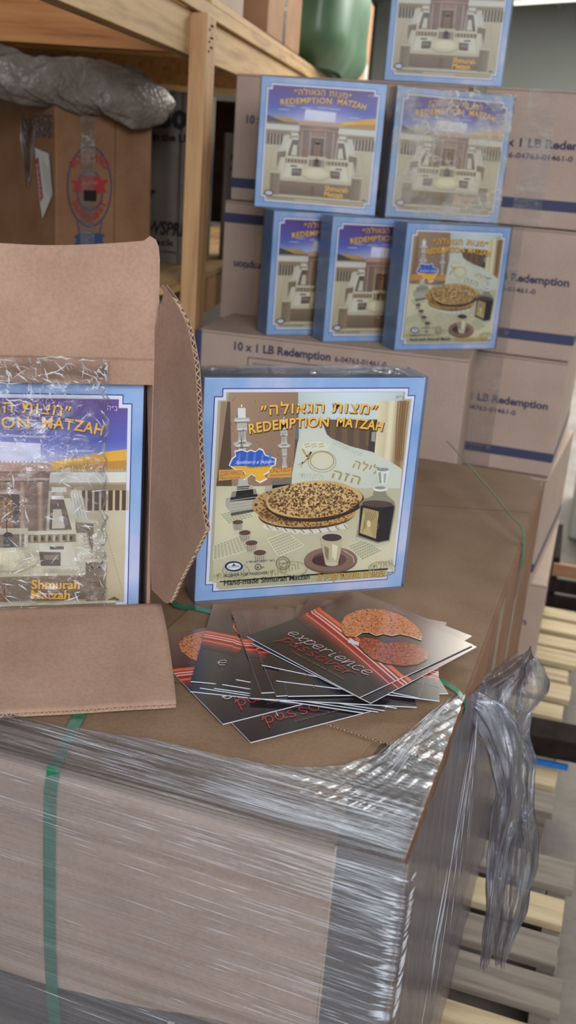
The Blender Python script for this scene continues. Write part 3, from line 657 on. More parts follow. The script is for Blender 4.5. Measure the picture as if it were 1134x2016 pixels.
sa = MB(); SA = [(-.46, .905), (-.30, .898), (-.224, .892), (-.150, .882), (XR, .868), (XR-.001, YB-.06), (XR-.03, YB), (-.46, YB)]
sheet(sa, SA, T-.0038, T); rel(sa.build('top_flap', 'card_load', bulk))
fl = MB(); flutes(fl, (-.30, .8985, T-.0033), (-.224, .8925, T-.0033), (0, 1, 0), .006, .0028); flutes(fl, (-.224, .8925, T-.0033), (-.150, .8825, T-.0033), (0, 1, 0), .006, .0028); flutes(fl, (-.15, .8825, T-.0033), (XR, .8685, T-.0033), (0, 1, 0), .006, .0028)
rel(fl.build('flap_edge_flutes', 'flute', bulk))
b = MB(); b.prism([(x, y, T-.0042) for x, y in ((XL, YF), (-.160, YF), (-.160, .745), (-.178, .80), (-.172, .87), (-.165, .905), (XL, .93))], (0, 0, .0018)); rel(b.build('front_flap', 'card_load', bulk))
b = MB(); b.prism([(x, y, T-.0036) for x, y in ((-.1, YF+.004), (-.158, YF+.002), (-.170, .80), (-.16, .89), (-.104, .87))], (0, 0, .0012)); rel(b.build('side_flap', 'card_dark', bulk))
b = MB()      # scored creases across the top
for (y0, y1) in ((1.58, 1.70), ):
    b.obox((-.46, y0, T+.00005), (.355, y1-y0, 0), (0, .0008, 0), (0, 0, .0002))
rel(b.build('score_lines', 'card_dark', bulk))
tag(bulk, 'big stretch-wrapped tan cardboard bulk carton that everything in front stands on', 'carton')
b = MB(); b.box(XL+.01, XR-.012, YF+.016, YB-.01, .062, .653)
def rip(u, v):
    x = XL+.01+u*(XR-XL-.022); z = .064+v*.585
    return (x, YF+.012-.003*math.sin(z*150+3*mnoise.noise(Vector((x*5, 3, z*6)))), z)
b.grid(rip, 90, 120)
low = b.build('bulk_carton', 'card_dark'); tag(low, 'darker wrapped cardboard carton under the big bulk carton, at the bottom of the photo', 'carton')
b = MB(); b.box(-.3085, -.3015, YF+.003, YF+.006, .40, .638); wl = b.build('paper_strip', 'tape_white', low)

# straps: green plastic banding
def strap_path(pts, n=8):
    out = []
    for i in range(len(pts)-1):
        p0 = Vector(pts[max(i-1, 0)]); p1 = Vector(pts[i]); p2 = Vector(pts[i+1]); p3 = Vector(pts[min(i+2, len(pts)-1)])
        for k in range(n):
            t = k/n; out.append(.5*((2*p1)+(-p0+p2)*t+(2*p0-5*p1+4*p2-p3)*t*t+(-p0+3*p1-3*p2+p3)*t**3))
    out.append(Vector(pts[-1])); return out
b = MB()
FS = [pyy(x, y, .7022) for x, y in ((104, 1528), (99, 1560), (97, 1640), (97, 1750), (98, 1860), (103, 1960), (112, 2050))]
P = strap_path([pz(185, 1360, T+.0016), pz(150, 1420, T+.0016), pz(130, 1462, T+.0016), pz(116, 1494, T+.0014), (FS[0].x-.0002, .7035, T+.0006)]+FS)
b.ribbon(P, lambda t: (1, .12, 0), .0125, .0008)
tag(b.build('plastic_strap', 'strap'), 'broad green plastic strap running down the front of the wrapped load', 'strap')
b = MB(); P = strap_path([(-.545, 1.10, T+.002), (-.505, 1.10, T+.014), (-.480, 1.078, T+.002), (-.44, 1.079, T+.0022), (-.35, 1.07, T+.0012), (-.25, 1.058, T+.0012), (-.158, 1.034, T+.0016), (-.128, 1.024, T+.006), (-.104, 1.012, T+.001), (-.0945, 1.006, T-.02), (-.094, 1.004, T-.12)])
b.ribbon(P, lambda t: (0, 1, .1), .0095, .0008)
tag(b.build('plastic_strap', 'strap'), 'green plastic strap crossing the carton top beneath the fan of brochures', 'strap')
b = MB()
A1 = pyy(880, 868, 1.93); A2 = pyy(960, 958, 1.70); A3 = pyy(1000, 1008, 1.61); A4 = pyy(1028, 1042, 1.56); A5 = Vector((XR+.006, 1.545, T-.01)); A6 = Vector((XR+.008, 1.542, T-.045))
b.ribbon(strap_path([A1, A2, A3, A4, A5, A6]), lambda t: (.25, 1, -.4) , .0085, .0009)
tag(b.build('plastic_strap', 'strap'), 'loose thin green strap end sticking up at the far right edge of the big carton', 'strap')

# stretch film over the load: one thing
wrap = empty('stretch_film', (XR, YF, .5))
def relw(o): o.location = (-XR, -YF, -.5); return o
def ff(u, v):
    x = XL-.008+u*(XR-XL+.014); z = .12+v*(T-.12+.004)
    top = max(0, (z-T+.012)/.016)
    return (x, YF-.0105-.0016*mnoise.noise(Vector((x*3, 1, z*70)))+top*.004, z)
b = MB(); b.grid(ff, 60, 260)
relw(b.build('front_film', 'film_front', wrap, smooth=True))
edge = [(-20, 1440), (120, 1425), (300, 1452), (450, 1490), (600, 1508), (680, 1503), (750, 1480), (790, 1450), (840, 1410), (880, 1376), (905, 1362)]
E3 = [pz(x, y, T+.006) for x, y in edge]; E3[0].x = XL
def etop(x):
    for i in range(len(E3)-1):
        if E3[i].x <= x <= E3[i+1].x: t = (x-E3[i].x)/(E3[i+1].x-E3[i].x); return E3[i].y*(1-t)+E3[i+1].y*t
    return E3[-1].y
def ft(u, v):
    x = XL-.004+u*(XR+.006-XL)
    y = (YF-.0075)*(1-v)+etop(min(max(x, E3[0].x), E3[-1].x))*v
    fan = max(0, (x+.24)/.14)
    z = T+.0035+.0022*mnoise.noise(Vector((x*4, y*90, 2)))+.002*fan*math.sin(x*520-y*260)*v
    return (x, y, z+.001)
b = MB(); b.grid(ft, 220, 40); relw(b.build('top_film', 'film_top', wrap, smooth=True))
# side film: hangs from the near top edge and down along the right face
def topz(y): return T+.007 if y < 1.0 else T+.007-(y-1.0)*.40
def fs(u, v):
    y = YF-.0105+u*(YB-YF+.0045); tz = topz(y); z = tz-v*(tz-.10)
    bl = math.sin(math.pi*min(1, u*1.3))*math.sin(math.pi*min(1, v*1.2))*.008
    x = XR+.0050+.0015*min(1, u*12)+bl+min(1, u*12)*.003*mnoise.noise(Vector((y*26-v*3, z*2.5, 5)))
    return (x, y, z)
b = MB(); b.grid(fs, 120, 60); relw(b.build('side_film', 'film_side', wrap, smooth=True))
# bunched loose film hanging at the right
def bunch(name, outl, Y, depth, seed, mat='film_bunch', nu=26, nv=46):
    ys = [p[0] for p in outl]; b = MB()
    def row(v):
        yy = ys[0]+(ys[-1]-ys[0])*v
        for i in range(len(outl)-1):
            if outl[i][0] <= yy <= outl[i+1][0]:
                t = (yy-outl[i][0])/(outl[i+1][0]-outl[i][0]); return yy, outl[i][1]*(1-t)+outl[i+1][1]*t, outl[i][2]*(1-t)+outl[i+1][2]*t
        return yy, outl[-1][1], outl[-1][2]
    for side in (0, 1):
        def fn(u, v, side=side):
            yy, xl, xr = row(v); xx = xl+(xr-xl)*u+3*mnoise.noise(Vector((u*3, v*12, seed)))
            p = pyy(xx, yy, Y); r = math.sin(math.pi*u)
            q = mnoise.noise(Vector((u*4.2, v*9, seed+side*3)))*.8+mnoise.noise(Vector((u*9, v*5, seed+9+side)))*.5
            return (p.x, p.y+(-1 if side == 0 else 1)*depth*r*.4+depth*q*.5, p.z)
        b.grid(fn, nu, nv)
    return relw(b.build(name, mat, wrap, smooth=True))
bunch('film_bunch', [(1290, 1028, 1052), (1310, 1000, 1070), (1345, 930, 1086), (1370, 905, 1078), (1400, 930, 1048), (1450, 960, 1040), (1500, 985, 1056), (1580, 985, 1052), (1640, 978, 1062), (1700, 970, 1060), (1750, 975, 1046), (1790, 978, 1040), (1840, 972, 1018), (1885, 975, 1000)], 1.18, .05, 3.3)
bunch('film_shoulder', [(1362, 890, 915), (1380, 905, 990), (1420, 925, 1020), (1480, 960, 1030), (1560, 975, 1035), (1660, 960, 1010), (1800, 955, 985), (1900, 945, 962)], 1.10, .03, 8.1)
# white strands added as painted glints on the tight film
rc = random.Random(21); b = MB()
def glint_strand(p, q, w, off):
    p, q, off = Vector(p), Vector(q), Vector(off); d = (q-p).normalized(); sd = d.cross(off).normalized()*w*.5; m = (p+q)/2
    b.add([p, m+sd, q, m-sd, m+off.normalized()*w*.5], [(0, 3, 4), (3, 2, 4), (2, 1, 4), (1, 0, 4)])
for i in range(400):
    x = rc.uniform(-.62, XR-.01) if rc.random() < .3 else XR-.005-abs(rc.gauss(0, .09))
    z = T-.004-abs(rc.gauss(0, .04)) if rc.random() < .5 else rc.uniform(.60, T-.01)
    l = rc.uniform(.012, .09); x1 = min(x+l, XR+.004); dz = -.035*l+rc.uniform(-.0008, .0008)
    glint_strand((x, YF-.0128, z), (x1, YF-.0128, z+dz), rc.uniform(.00025, .0006), (0, -1, .25))
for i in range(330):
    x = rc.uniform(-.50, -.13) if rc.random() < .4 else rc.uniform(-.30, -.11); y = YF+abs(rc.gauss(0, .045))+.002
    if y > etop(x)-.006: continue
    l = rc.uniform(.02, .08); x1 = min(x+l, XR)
    glint_strand((x, y, T+.0085), (x1, y-.04*l, T+.0085), rc.uniform(.0003, .0006), (0, 0, 1))
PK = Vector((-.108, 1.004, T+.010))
for i in range(300):              # fan of white glint strands pulled from the corner of the top
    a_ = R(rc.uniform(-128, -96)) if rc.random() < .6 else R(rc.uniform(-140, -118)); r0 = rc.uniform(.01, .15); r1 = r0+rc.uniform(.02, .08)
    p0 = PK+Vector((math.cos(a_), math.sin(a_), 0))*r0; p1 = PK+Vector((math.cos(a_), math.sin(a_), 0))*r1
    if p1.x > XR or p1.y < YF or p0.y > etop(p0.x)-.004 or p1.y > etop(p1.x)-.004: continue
    glint_strand(p0, p1, rc.uniform(.0003, .0008), (0, 0, 1))
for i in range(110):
    z = rc.uniform(.60, T-.005); glint_strand((XR-rc.uniform(.002, .014), YF-.0128, z), (XR+.0085, YF-.008, z-.002), rc.uniform(.0008, .002), (0, -1, .3)); glint_strand((XR+.0095, YF-.006, z-.002), (XR+.0100, YF+rc.uniform(.006, .03), z-.012), rc.uniform(.0006, .0018), (1, 0, .3))
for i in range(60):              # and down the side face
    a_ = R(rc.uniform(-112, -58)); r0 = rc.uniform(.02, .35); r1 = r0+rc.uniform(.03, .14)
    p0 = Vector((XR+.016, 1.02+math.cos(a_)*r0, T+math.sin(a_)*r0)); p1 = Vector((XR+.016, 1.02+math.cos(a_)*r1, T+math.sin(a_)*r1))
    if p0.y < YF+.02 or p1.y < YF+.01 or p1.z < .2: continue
    glint_strand(p0, p1, rc.uniform(.0004, .0009), (1, 0, 0))
cr_ = relw(b.build('film_glint_strands', 'glint_strand', wrap)); cr_['kind'] = 'stuff'
tag(wrap, 'clear stretch film wrapped round the front load, bunched and hanging at its right corner', 'plastic film')

def make_pallet(name, x0, x1, y0, y1, zt, label, seedv, colors=('wood_t', 'wood_g', 'wood_g')):
    rr = random.Random(seedv); e = empty(name, (x0, y0, zt-.140))
    n = int((y1-y0)/.112); 
    for k in range(n):
        y = k*(y1-y0)/n; w = .082+rr.uniform(-.012, .014); m = colors[rr.choice((0, 1, 2, 1)) % len(colors)]
        mb = MB(); mb.box(rr.uniform(-.01, .006), x1-x0+rr.uniform(-.008, .012), y, y+w, .122, .140); mb.build('deck_board', m, e, bevel=.002)
    for k in range(3):
        x = (x1-x0-.04)*k/2; mb = MB(); mb.box(x, x+.038, 0, y1-y0, .018, .122); mb.build('stringer', 'wood_g', e, bevel=.002)
    for k in range(5):
        y = (y1-y0-.09)*k/4; mb = MB(); mb.box(0, x1-x0, y, y+.09, 0, .018); mb.build('bottom_board', 'wood_g', e, bevel=.002)
    return tag(e, label, 'pallet')
make_pallet('wooden_pallet', -1.05, .085, .70, 1.96, .062, 'weathered wooden pallet under the stretch-wrapped front load, boards jutting out right', 3)
make_pallet('wooden_pallet', -.985, .02, 2.10, 3.34, .062, 'wooden pallet with pale board ends under the rear carton stack', 5, ('wood_t', 'wood_t', 'wood_g'))

# =================================================================== OPEN CARTON WITH ITS BOX
CA = 32.5; cu = Vector((math.cos(R(CA)), math.sin(R(CA)), 0)); cv = Vector((-math.sin(R(CA)), math.cos(R(CA)), 0))
C0 = Vector((-.478, 1.0, T))                       # right front bottom corner
ang_c = CA
oc = empty('open_carton', C0, R(CA))               # local x along the opening (negative = left), y into the carton
W, H, D, th = .335, .330, .55, .004
def board(poly3, vec, name, mat='card_flap', edge=None):
    mb = MB(); v = Vector(vec); k = v.normalized()*.0006
    mb.prism(poly3, k); mb.prism([Vector(p)+v-k for p in poly3], k); return mb
b = MB(); b.box(-W, 0, 0, D, 0, th); b.box(-W, 0, 0, D, H-th, H); b.box(-th, 0, 0, D, th, H-th); b.box(-W, -W+th, 0, D, th, H-th); b.box(-W, 0, D-th, D, th, H-th)
b.build('body', 'card_flap', oc)
b = MB(); b.box(-W, -.004, .0, .004, .2995, H-.0012); b.build('front_lip', 'card_flap', oc)
# lower flap curls over a lip and falls forward onto the big carton
def lowfl(off):
    prof = [(.0, .020), (-.012, .036), (-.024, .040), (-.05, .036), (-.10, .025), (-.15, .012), (-.186, .003)]
    def fn(u, v):
        t = v*(len(prof)-1); i = min(int(t), len(prof)-2); t -= i
        y = prof[i][0]*(1-t)+prof[i+1][0]*t; z = prof[i][1]*(1-t)+prof[i+1][1]*t
        return (-W-.005+u*(W+.012+.004*math.sin(v*3)), y, z+off+.0012*mnoise.noise(Vector((u*5, v*6, 1))))
    return fn
b = MB(); b.grid(lowfl(0), 40, 30); b.grid(lowfl(.0042), 40, 30)
o = b.build('lower_flap', 'card_flap', oc, smooth=True, thick=.0006)
b = MB()
for i in range(86):
    x0 = -W-.004+i*.0040; h0, h1 = (.0, .0040) if i % 2 else (.0040, .0)
    b.obox((x0, -.1858, .0035+h0), (.0040, 0, h1-h0), (0, .004, 0), (0, 0, .0006))
b.build('flap_flutes', 'flute', o)
# upper flap stands up, its top edge waving
tp = [(-W, .0), (-W, .118)]
for i in range(20):
    u = i/19; tp.append((-W+u*(W+.001), .116-.004*math.sin(u*2.2)+.012*max(0, (u-.6)/.4)**1.5*1.0 if u < .97 else .120))
tp[-1] = (-.010, .1275); tp += [(-.004, .124), (-.001, .117), (.0005, .105), (.0015, .0)]
b = MB(); Pf = [Vector((x, .006*(z/.12), H+z)) for x, z in tp]; b.prism(Pf, (0, .0006, 0)); b.prism([p+Vector((0, .0038, 0)) for p in Pf], (0, .0006, 0))
o = b.build('upper_flap', 'card_flap', oc)
b = MB()
top = Pf[2:-4]
for i in range(len(top)-2):
    flutes(b, top[i]+Vector((0, .0005, -.0012)), top[i+1]+Vector((0, .0005, -.0012)), (0, 0, -1), .004, .0034, .007, .0004, (0, 1, 0))
b.build('flap_flutes', 'flute', o)
# torn right flap: vertical sheet swung forward and to the right
FA = -42.0
rf = [(320, 560), (329, 572), (339, 585), (348, 600), (360, 622), (367, 638), (374, 665), (379, 690), (384, 720), (387, 760), (389, 800), (391, 850), (393, 900), (396, 950), (398, 1000), (405, 1042), (396, 1060), (380, 1092), (366, 1118), (352, 1145), (338, 1178), (331, 1188), (325, 1187)]
lf = [(298, 1160), (292, 900), (288, 712), (299, 670), (306, 640), (311, 625), (312, 600), (318, 596), (322, 575), (316, 566)]
Pr = [pv(x, y, (C0.x-.002, C0.y-.002), FA) for x, y in rf+lf]
inv = Matrix.Rotation(-R(CA), 4, 'Z')
Pl = [inv @ (p-C0) for p in Pr]
Pl = [Vector((max(p.x, -.0115), p.y, p.z)) for p in Pl]
nf = (inv @ Vector((math.sin(R(-FA)), math.cos(R(-FA)), 0))).normalized()       # away from the camera
b = MB(); b.prism(Pl, nf*.0006); b.prism([p+nf*.0046 for p in Pl], nf*.0006)
o = b.build('torn_side_flap', 'card_flap', oc)
b = MB()
for i in range(2, len(rf)-2):
    a, c = Pl[i], Pl[i+1]; cen = sum(Pl, Vector())/len(Pl); inw = (cen-(a+c)/2); d = (c-a).normalized(); inw = (inw-d*inw.dot(d))
    flutes(b, a+nf*.0006, c+nf*.0006, inw, .004, .0040, .0078, .0004, nf)
b.build('flap_flutes', 'flute', o)
tag(oc, 'opened cardboard carton with torn flaps at the left, film and a blue-bordered box inside', 'carton')
pb = C0+cu*(-.012-S)+cv*.012+Vector((0, 0, .006))
mb_in = matzah_box(pb, CA, 'court', 'blue-bordered box with golden hills and purple sky, inside the opened carton at left')
# crinkled film over the opening
def cf(u, v):
    x = -.345+u*(.292); z = .020+v*.312
    n = mnoise.noise(Vector((x*26, z*26, 1)))*.006+mnoise.noise(Vector((x*60, z*60, 4)))*.0035
    n2 = mnoise.noise(Vector((x*14, z*14, 9)))*.006
    xx = x+.006*mnoise.noise(Vector((z*30, u*2, 7)))*(1 if u > .8 else .3)
    return (xx, .0-.004-abs(n)-abs(n2)-(.014 if v > .93 else 0)*(v-.93)/.07, z+.010*mnoise.noise(Vector((x*20, 2, 3)))*(1 if v > .9 else 0))
cfm = empty('clear_film', C0, R(CA)); b = MB(); b.grid(cf, 130, 130)
fo = b.build('film_sheet', 'film_carton', cfm, smooth=False)
b = MB(); b.tube([(-.056+.003*math.sin(k*2.1), -.012-.003*math.sin(k*1.3), .03+k*.0075) for k in range(40)], [.0022+.0012*math.sin(k*1.7) for k in range(40)], 6)
b.build('film_hem', 'film_carton', cfm, smooth=True)
rc = random.Random(4); b = MB()  # white strands laid over the crinkled film as painted glints
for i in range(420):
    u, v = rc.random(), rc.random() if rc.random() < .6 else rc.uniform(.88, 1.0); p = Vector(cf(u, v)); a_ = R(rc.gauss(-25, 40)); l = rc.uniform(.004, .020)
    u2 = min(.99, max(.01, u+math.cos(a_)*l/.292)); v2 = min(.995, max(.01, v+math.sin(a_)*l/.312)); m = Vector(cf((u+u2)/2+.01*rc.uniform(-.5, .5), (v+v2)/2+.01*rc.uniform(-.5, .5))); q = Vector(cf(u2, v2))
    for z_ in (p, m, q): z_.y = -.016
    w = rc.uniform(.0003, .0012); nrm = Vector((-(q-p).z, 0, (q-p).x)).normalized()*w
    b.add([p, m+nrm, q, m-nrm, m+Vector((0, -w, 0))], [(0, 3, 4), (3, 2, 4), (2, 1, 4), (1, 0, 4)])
cc_ = b.build('film_glint_strands', 'glint_strand', cfm); cc_['kind'] = 'stuff'
tag(cfm, 'crinkled clear plastic film hanging over the box in the opened carton', 'plastic film')

# =================================================================== DISPLAY BOX
dbx = matzah_box(pz(383, 1185, T+.0002), 37.72, 'seder', 'large front box showing matzah, bottle and cup, standing right of the opened carton')

b = MB()
b.grid(lambda u, v: (-.003-.016*u*(1-.5*v)+.004*mnoise.noise(Vector((u*5, v*9, 1))), .004+.05*v*.6+.006*mnoise.noise(Vector((u*6, v*7, 5))), .296-.10*v*(.6+.4*u)+.005*mnoise.noise(Vector((u*8, v*4, 8)))), 16, 30)
b.grid(lambda u, v: (.0+.27*u, .004+.05*v, .2948+.004*abs(mnoise.noise(Vector((u*22, v*5, 3))))), 90, 16)
b.build('creased_film_seam', 'film_carton', dbx, smooth=True)
# =================================================================== BROCHURES
BW, BH = .176, .202
def brochure_art():
    A = Art(lambda x, y: (x*BW, (1-y)*BH)); r = random.Random(5)
    def bg(u, v): 
        c = mixc((128, 98, 88), (72, 50, 48), min(1, v*2.0)); return mixc(c, (34, 28, 32), max(0, (v-.5)*2))
    A.grad([(0, 0), (1, 0), (1, 1), (0, 1)], bg, 1, 6, 12)
    def band(o, w, c, L, n=26):
        up, dn = [], []
        for i in range(n+1):
            u = i/n; y = .385+.25*u**1.15+o; up.append((u, y)); dn.append((u, y+w))
        A.poly(up+dn[::-1], c, L)
    def glow(u, v): return mixc((70, 34, 34), (214, 78, 54), math.sin(math.pi*v)**1.5)
    n = 26
    vs, cs = [], []
    for j in range(9):
        for i in range(n+1):
            u = i/n; v = j/8; y = .34+.25*u**1.15+v*.27; vs.append(A.P(u, y, 2)); cs.append(lin(mixc(glow(u, v), bg(u, y), min(1, (1-math.sin(math.pi*v))*.8 + .45*u*u))))
    A.mb.add(vs, [(j*(n+1)+i, j*(n+1)+i+1, (j+1)*(n+1)+i+1, (j+1)*(n+1)+i) for j in range(8) for i in range(n)], 0, cs)
    band(.045, .012, (232, 190, 176), 3); band(.075, .008, (240, 214, 206), 3); band(.09, .022, (150, 36, 36), 3); band(.125, .007, (226, 160, 146), 3); band(.0, .03, (222, 104, 66), 3)
    left = [(.17, .22), (.20, .13), (.27, .07), (.38, .04), (.50, .05), (.61, .09), (.70, .15), (.75, .21), (.66, .225), (.60, .25), (.585, .31), (.53, .33), (.52, .385), (.46, .385), (.43, .42), (.445, .50), (.40, .535), (.33, .50), (.24, .42), (.18, .33)]
    right = [(.50, .51), (.49, .46), (.55, .415), (.63, .42), (.66, .36), (.71, .30), (.79, .275), (.88, .30), (.945, .37), (.95, .46), (.91, .54), (.83, .60), (.73, .625), (.63, .60), (.55, .565)]
    A.poly([(x+.010, y+.012) for x, y in left], (46, 22, 20), 4); A.poly([(x+.008, y+.012) for x, y in right], (40, 20, 20), 4)
    A.poly(left, (204, 128, 84), 5); A.poly(right, (164, 84, 60), 5)
    A.stroke([(.75, .21), (.66, .225), (.60, .25), (.585, .31), (.53, .33), (.52, .385), (.46, .385), (.43, .42), (.445, .50)], .01, (228, 188, 162), 7)
    A.specks(.46, .28, .32, .27, 1100, [(150, 84, 54), (122, 64, 44), (228, 166, 116)], 6, .0065, r, inpoly(left)); A.specks(.73, .46, .25, .19, 900, [(122, 56, 42), (98, 42, 34), (196, 112, 76)], 6, .0065, r, inpoly(right))
    A.poly([(.44, .545), (.52, .53), (.54, .565), (.47, .585)], (206, 206, 214), 4)
    # script lettering drawn as strokes
    G = {'e': [[(0, .45), (.5, .55), (.62, .8), (.4, 1), (.12, .8), (.08, .4), (.3, .04), (.75, .25)]], 'x': [[(.05, .95), (.2, .95), (.5, .08), (.75, .1)], [(.7, .98), (.1, .02)]],
         'p': [[(.0, .6), (.22, 1), (.05, -.75)], [(.18, .7), (.45, 1), (.7, .75), (.6, .2), (.3, .0), (.12, .25)]], 'r': [[(.05, .95), (.15, .0)], [(.1, .5), (.35, .95), (.65, .9)]],
         'i': [[(.1, .95), (.12, .1), (.35, .1)], [(.16, 1.35), (.2, 1.4)]], 'n': [[(.05, .95), (.08, .0), (.3, .85), (.55, .95), (.6, .1), (.8, .1)]], 'c': [[(.68, .85), (.4, 1), (.1, .7), (.12, .2), (.4, .0), (.75, .2)]],
         'a': [[(.62, .85), (.35, 1), (.08, .6), (.15, .1), (.4, .05), (.62, .5), (.65, .95), (.62, .15), (.8, .1)]], 's': [[(.1, .1), (.4, .0), (.6, .25), (.2, .65), (.3, .95), (.55, .95)]],
         'o': [[(.4, 1), (.08, .75), (.1, .2), (.4, .0), (.68, .3), (.65, .8), (.4, 1)]], 'v': [[(.05, .95), (.25, .05), (.55, .95), (.8, .9)]]}
    def smooth(p, k=5):
        o = [];
        for i in range(len(p)-1):
            p0, p1, p2, p3 = p[max(i-1, 0)], p[i], p[i+1], p[min(i+2, len(p)-1)]
            for q in range(k):
                t = q/k; o.append(tuple(.5*(2*p1[d]+(p2[d]-p0[d])*t+(2*p0[d]-5*p1[d]+4*p2[d]-p3[d])*t*t+(3*p1[d]-p0[d]-3*p2[d]+p3[d])*t**3) for d in (0, 1)))
        return o+[p[-1]]
    def script(word, x0, y0, x1, h, c):
        adv = [.52 if ch == 'i' else .86 for ch in word]; tot = sum(adv); k = (x1-x0)/tot; x = x0
        for ch, a in zip(word, adv):
            for st in G[ch]:
                A.stroke([(x+px_*k+.12*py_*h*BH/BW, y0-py_*h) for px_, py_ in smooth(st)], .0058, c, 8)
            x += a*k
    script('experience', .13, .80, .86, .062, (232, 206, 210)); script('passover', .17, .885, .80, .060, (196, 66, 64))
    A.text('A GUIDE TO THE SEDER AND THE HOLIDAY', (.34, .935), (.80, .935), .0028, (140, 96, 90), 8)
    return A.mb
pg = MB()
BT = .0008
def bend(x, y): return .0018*(1-math.cos(x/BW*2.2))*0 + .0006*math.sin(y/BH*3)
pg.box(0, BW, 0, BH, 0, BT)
bro = pg.build('brochure', 'paper')
ba = brochure_art(); bc = ba.build('front_cover', 'gloss_print', bro); bc.rotation_euler = (R(-90), 0, 0); bc.location = (0, 0, BT+.0001)
# art lies in x/z with the print towards -y; turned so that it faces up
BR = [   # bottom-left corner, angle, description
    ((-.279, .821), 50, 'lowest and nearest brochure in the fan, one corner pointing at the camera'),
    ((-.316, .839), 50.5, 'brochure at the left end of the fan, matzah picture beside the flap'),
    ((-.372, .883), 14, 'brochure just above the two nearest ones, long white page edge showing'),
    ((-.365, .893), 9, 'second brochure up in the left half of the fan, thin left strip showing'),
    ((-.379, .900), 16, 'brochure with its left edge furthest left of the upright ones in the fan'),
    ((-.350, .896), 10, 'brochure with red wave visible between two dark edges, left middle of the fan'),
    ((-.345, .906), 8, 'brochure with short white page edge left of the middle of the fan'),
    ((-.335, .921), 6, 'brochure tucked deep in the fan, only a sliver of its page edge showing'),
    ((-.306, .889), 20, 'brochure at the lower right of the fan, its plain corner catching warm light'),
    ((-.299, .903), 31, 'brochure tilted left in the middle of the fan, red wave on its lower left strip'),
    ((-.282, .902), 31.5, 'brochure mid-fan with a dark strip and red wave beside the top ones'),
    ((-.270, .906), 28, 'brochure whose bottom edge runs under the top two in the fan centre'),
    ((-.292, .930), 12, 'brochure with upright left spine and glimpse of orange matzah, behind the centre'),
    ((-.318, .955), 2, 'brochure with part of a red letter p showing under the top ones'),
    ((-.350, 1.012), -21, 'brochure peeking out behind the top one, its back corner pointing at the big box'),
    ((-.346, .996), -24, 'brochure directly below the topmost one, white page edge showing'),
    ((-.3555, 1.006), -26.5, 'topmost brochure of the fan with broken matzah and the words experience passover')]
zz = T+.0012
for i, ((x, y), a, lab) in enumerate(BR):
    o = bro if i == 0 else copy_tree(bro)
    o.location = (x, y, zz); o.rotation_euler = (R(.0), 0, R(a)); zz += BT+.00012
    if i == 16: o.location.z += .001
    tag(o, lab, 'brochure', 'passover brochures fanned out on the carton')

# =================================================================== REAR STACK
LV = [.062, .372, .684, .996, 1.320, 1.642]
def ink(fn):
    A = Art(lambda x, y: (x, y)); fn(A); return A.mb
NV = (52, 54, 82); NB = (62, 66, 98)
def red_carton(X, Y, z, ang, w, d, h, label, style, flip=False, tape=True):
    """w along the front, d deep; lettering and band on the front and band on the right side"""
    b = MB(); b.box(0, w, 0, d, 0, h); o = b.build('redemption_carton', 'card_red', bevel=.004, loc=(X, Y, z), rz=R(ang))
    def fr(A):
        if style == 'long':
            A.text('10 x 1 LB Redemption', (.092, h*.66), (.335, h*.66), .0205, NV, 1, bold=.03); A.text('6-04763-01461-0', (.345, h*.66), (.48, h*.66), .0135, NV, 1, bold=.02)
            A.rect(0, h*.165, w, h*.245, NB, 1)
        elif style == 'end':
            A.text('10 x 1 LB Redemption', (w*.10, h*.585), (w*.90, h*.585), .0205, NV, 1, bold=.03); A.text('6-04763-01461-0', (w*.22, h*.50), (w*.66, h*.50), .0130, NV, 1, bold=.02)
            A.rect(0, h*.13, w, h*.21, NB, 1)
        elif style == 'big':
            A.text('10 x 1 LB Redemption', (.098, h-.040), (.340, h-.040), .0205, NV, 1, bold=.03); A.text('6-04763-01461-0', (.350, h-.040), (.475, h-.040), .0135, NV, 1, bold=.02)
            A.stroke([(.135, h-.055), (.52, h-.055), (.52, h-.25), (.135, h-.25)], .0022, NV, 1, True); A.stroke([(.150, h-.068), (.505, h-.068), (.505, h-.237), (.150, h-.237)], .0016, NV, 1, True)
            A.rect(0, 0, .014, h, NB, 1)
        elif style == 'upper':
            tx0, tz0 = ((w-.285, h*.50) if flip else (.035, h*.62)); A.text('10 x 1 LB Redemption', (tx0, tz0), (tx0+.25, tz0), .0205, NV, 1, bold=.03); A.rect(0, h*.10, w, h*.18, NB, 1)
    m = ink(fr)
    if flip:
        for i, (x, y, zz_) in enumerate(m.v): m.v[i] = (w-x, y, h-zz_)
    l = m.build('front_lettering', 'ink', o); l.location.y = -.0005
    if style != 'big':
        b = MB(); b.box(w+.0002, w+.0006, .004, d-.004, h*.13, h*.20, 0, lin(NB)); b.build('side_band', 'ink', o)
    b = MB(); b.box(.0, w, -.0006, -.0002, h-.006, h-.0045, 0, lin((96, 82, 74)));
    b.build('flap_seam', 'ink', o)
    if tape:
        xm = w*.40 if style == 'end' else w*.5
        b = MB(); z0 = 0 if style == 'end' else h*.6; b.grid(lambda u, v: (xm-.036+.072*u, -.0014-.0006*abs(mnoise.noise(Vector((u*4, v*22, X)))), z0+(h-z0)*v), 8, 60); b.build('packing_tape', 'tape', o, smooth=True)
    return tag(o, label, 'carton')
RX = -.46; RW = .333
red_carton(RX-.01, 2.705, LV[0], 1.5, RW+.05, .62, LV[1]-LV[0]-.003, 'bottom carton of the right-hand rear stack, mostly hidden by hanging film', 'end')
red_carton(RX-.002, 2.70, LV[1], -2.4, RW, .62, LV[2]-LV[1]-.003, 'redemption carton second from the bottom in the right-hand rear stack', 'end')
red_carton(RX, 2.70, LV[2], 0, RW, .62, LV[3]-LV[2]-.003, 'redemption carton third from the bottom in the right-hand rear stack, shiny tape', 'end')
